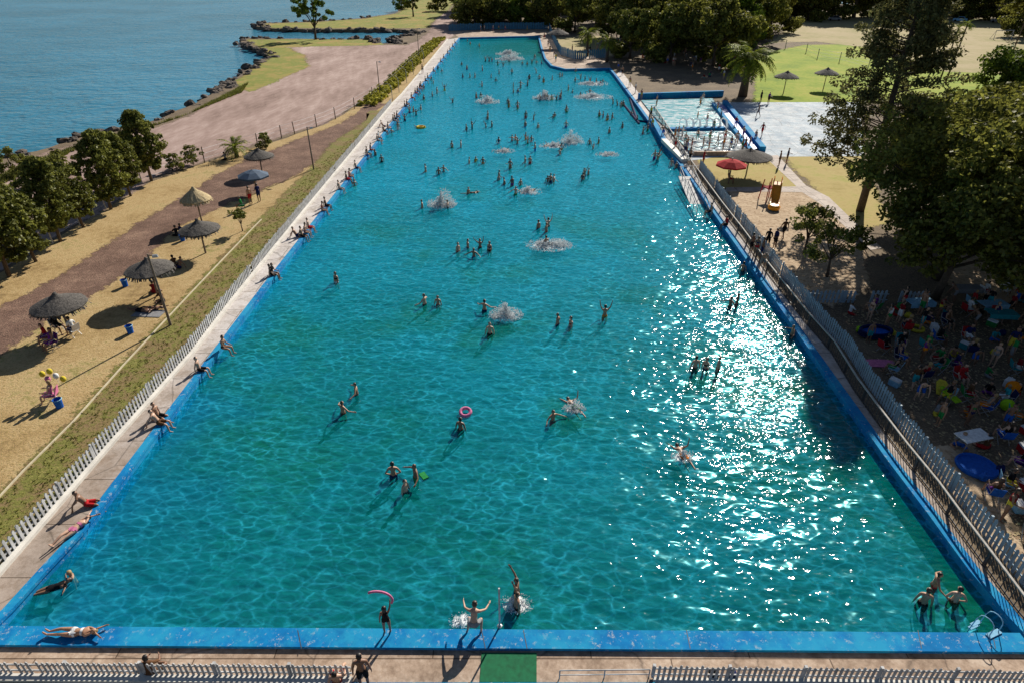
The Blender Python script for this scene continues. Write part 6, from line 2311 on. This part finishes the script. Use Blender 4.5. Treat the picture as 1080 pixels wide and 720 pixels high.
for k, (x, y, c, rz, lab) in enumerate([(998, 424, 'lime', .5, 'lime green bodyboard lying among the middle picnickers'), (990, 417, 'yellow', -.4, 'pale yellow bodyboard beside the lime green one')]):
    m = MB()
    m.hexa([(-.28, -.55, 0), (.28, -.55, 0), (.3, .3, 0), (.15, .55, 0), (-.15, .55, 0), (-.3, .3, 0)], [(-.28, -.55, .06), (.28, -.55, .06), (.3, .3, .06), (.15, .55, .06), (-.15, .55, .06), (-.3, .3, .06)])
    o = m.build('bodyboard', M['c_' + c])
    o.location = G(x, y) + Vector((0, 0, .5))
    o.rotation_euler = (.3, .2, rz)
    tag(o, lab, 'bodyboard')
p = G(966, 348)
ring((p.x, p.y, .12), .38, .1, M['c_yellow'], 'swim_ring', 'yellow swim ring lying on the ground among the upper picnickers', 'swim ring')
# tables with blue covers
for k, (x, y, c, rz, lab) in enumerate([(1043, 330, 'pale blue', .1, 'table with pale blue cover at the right under the trees'), (1052, 340, 'teal', -.1, 'table with teal cover just below the pale blue one'), (967, 328, 'pale blue', .1, 'low table with pale blue cover right of the green ball'), (1017, 313, 'grey', 0, 'grey covered table near the leaning trunk')]):
    t = thing('picnic_table', lab, 'table', G(x, y), rz)
    m = MB()
    m.box((0, 0, .73), (1.7, .8, .05))
    m.box((0, -.4, .6), (1.7, .02, .3))
    m.build('tabletop', M['c_' + c], t)
    for sx in (-.7, .7):
        m = MB()
        m.bar((sx, -.3, 0), (sx, .3, .7), .06, .06)
        m.bar((sx, .3, 0), (sx, -.3, .7), .06, .06)
        m.build('leg', M['pole'], t)

# shaded picnic ground behind the stepped wall (far, small)
FPg = P([(600, 56), (660, 58), (700, 70), (757, 88), (800, 70), (800, 50), (700, 42), (650, 40)])
ft = tessellate_polygon([FPg])
fa_ = [abs((FPg[b] - FPg[a]).cross(FPg[c] - FPg[a]).z) for a, b, c in ft]
lst = []
for k in range(110):
    a, b, c = rc.choices(ft, fa_)[0]
    u, v = rc.random(), rc.random()
    if u + v > 1:
        u, v = 1 - u, 1 - v
    lst.append(FPg[a] + (FPg[b] - FPg[a]) * u + (FPg[c] - FPg[a]) * v)
lst.sort(key=lambda q: topx(q)[0])
for k, p in enumerate(lst):
    z_ = k // 14
    nm = ['the far corner shade', 'the near side of the fan palms', 'the stretch right of the fan palms', 'the start of the shaded ground', 'the left middle of the shaded ground', 'the right middle of the shaded ground', 'the stretch beside the date palm', 'the stretch behind the date palm'][z_]
    person(rc.choice(['stand_t', 'edge_t', 'ground_t', 'stand', 'walk_t', 'stand_f']), (p.x, p.y, .01), rc.uniform(-3, 3), f'distant picnicker in {nm}, {ORD[k % 14]} from left', 'distant picnickers behind the pool', rc.choice(WEARS), rc.choice(CT_TOP), rc.choice([0, 2, 1]), 0, 1.0)
# people on the far deck
for k, (x, y) in enumerate([(507, 34), (511, 33), (520, 34), (526, 33.5), (533, 34), (556, 34), (574, 42), (578, 50), (580, 56), (584, 62), (586, 66), (652, 74), (656, 80), (664, 92), (670, 99), (676, 106)]):
    p = G(x, y)
    person(rc.choice(['stand', 'stand_f', 'walk', 'stand_t']), (p.x, p.y, .03), rc.uniform(-3, 3), f'person on the deck round the far end, {ORD[k]} going clockwise', 'people on the far deck', rc.choice(WEARS), rc.choice(WEARS), 0, 0, 1.0)

# fallen leaves and litter under the big trees: uncountable
rl_ = random.Random(4)
m = MB()
for k in range(2600):
    a, b, c = rl_.choices(ctr, care)[0]
    u, v = rl_.random(), rl_.random()
    if u + v > 1:
        u, v = 1 - u, 1 - v
    p = cpt[a] + (cpt[b] - cpt[a]) * u + (cpt[c] - cpt[a]) * v
    an = rl_.uniform(0, 6.28)
    s = rl_.uniform(.03, .09)
    m.quadface([(p.x + s * math.cos(an + q * 1.57), p.y + s * math.sin(an + q * 1.57), .015 + (.02 if q % 2 else 0)) for q in range(4)])
tag(m.build('fallen_leaves', M['thatch_pale']), 'dry fallen leaves scattered on the picnic ground', 'leaves', None, 'stuff')

# about 300 people read as persons; the farthest ones of the crowd are one mass
PLIST.sort(key=lambda o: o.location.length)
rest = PLIST[296:]
vs, fs, mi, mats = [], [], [], []
base = 0
for o in rest:
    me = o.data
    n_ = len(me.vertices)
    a = np.empty(n_ * 3)
    me.vertices.foreach_get('co', a)
    a = a.reshape(-1, 3) * o.scale[0]
    c_, s_ = math.cos(o.rotation_euler[2]), math.sin(o.rotation_euler[2])
    b = np.stack([a[:, 0] * c_ - a[:, 1] * s_, a[:, 0] * s_ + a[:, 1] * c_, a[:, 2]], 1) + np.array(tuple(o.location))
    vs.append(b)
    loc = []
    for sl in o.material_slots:
        if sl.material not in mats:
            mats.append(sl.material)
        loc.append(mats.index(sl.material))
    for p in me.polygons:
        fs.append(tuple(v + base for v in p.vertices))
        mi.append(loc[p.material_index])
    base += n_
if rest:
    me = bpy.data.meshes.new('distant_people')
    me.from_pydata(np.concatenate(vs).tolist(), [], fs)
    for mt in mats:
        me.materials.append(mt)
    me.polygons.foreach_set('material_index', mi)
    me.polygons.foreach_set('use_smooth', [True] * len(fs))
    me.update()
    tag(link('distant_people', me), 'mass of tiny distant people in and around the far end of the pool', 'crowd', None, 'stuff')
    for o in rest:
        bpy.data.objects.remove(o)
print('persons', len(PLIST), 'merged', len(rest))
# ------------------------------------------------------------------ light, sky, camera
AZ, EL = rad(25), rad(31)
sun = bpy.data.lights.new('sun', 'SUN')
sun.energy = 5.0
sun.angle = rad(0.53)
sun.color = (1.0, 0.93, 0.82)
so = bpy.data.objects.new('sun', sun)
COL.objects.link(so)
sd = Vector((math.sin(AZ) * math.cos(EL), math.cos(AZ) * math.cos(EL), math.sin(EL)))
so.rotation_euler = sd.to_track_quat('Z', 'Y').to_euler()
so.location = sd * 300
w = bpy.data.worlds.new('World')
SC.world = w
w.use_nodes = True
bg = w.node_tree.nodes['Background']
sk = w.node_tree.nodes.new('ShaderNodeTexSky')
sk.sky_type = 'NISHITA'
sk.sun_disc = False
sk.sun_elevation = EL
sk.sun_rotation = AZ
sk.dust_density = 0.5
sk.air_density = 0.8
w.node_tree.links.new(sk.outputs[0], bg.inputs[0])
bg.inputs[1].default_value = 0.05

cam = bpy.data.cameras.new('camera')
cam.sensor_width = 36
cam.lens = FPX / 1080 * 36
cam.clip_end = 8000
cam.clip_start = 0.5
co = bpy.data.objects.new('camera', cam)
COL.objects.link(co)
co.location = (0, 0, CAM_H)
co.rotation_euler = (math.pi / 2 - TILT, 0, 0)
SC.camera = co
SC.view_settings.view_transform = 'Standard'
SC.view_settings.look = 'None'
SC.view_settings.exposure = 0.35
SC.view_settings.gamma = 1
SC.cycles.use_denoising = True
SC.cycles.max_bounces = 6
SC.cycles.transparent_max_bounces = 8
SC.cycles.diffuse_bounces = 1
SC.cycles.glossy_bounces = 2
SC.cycles.sample_clamp_indirect = 4
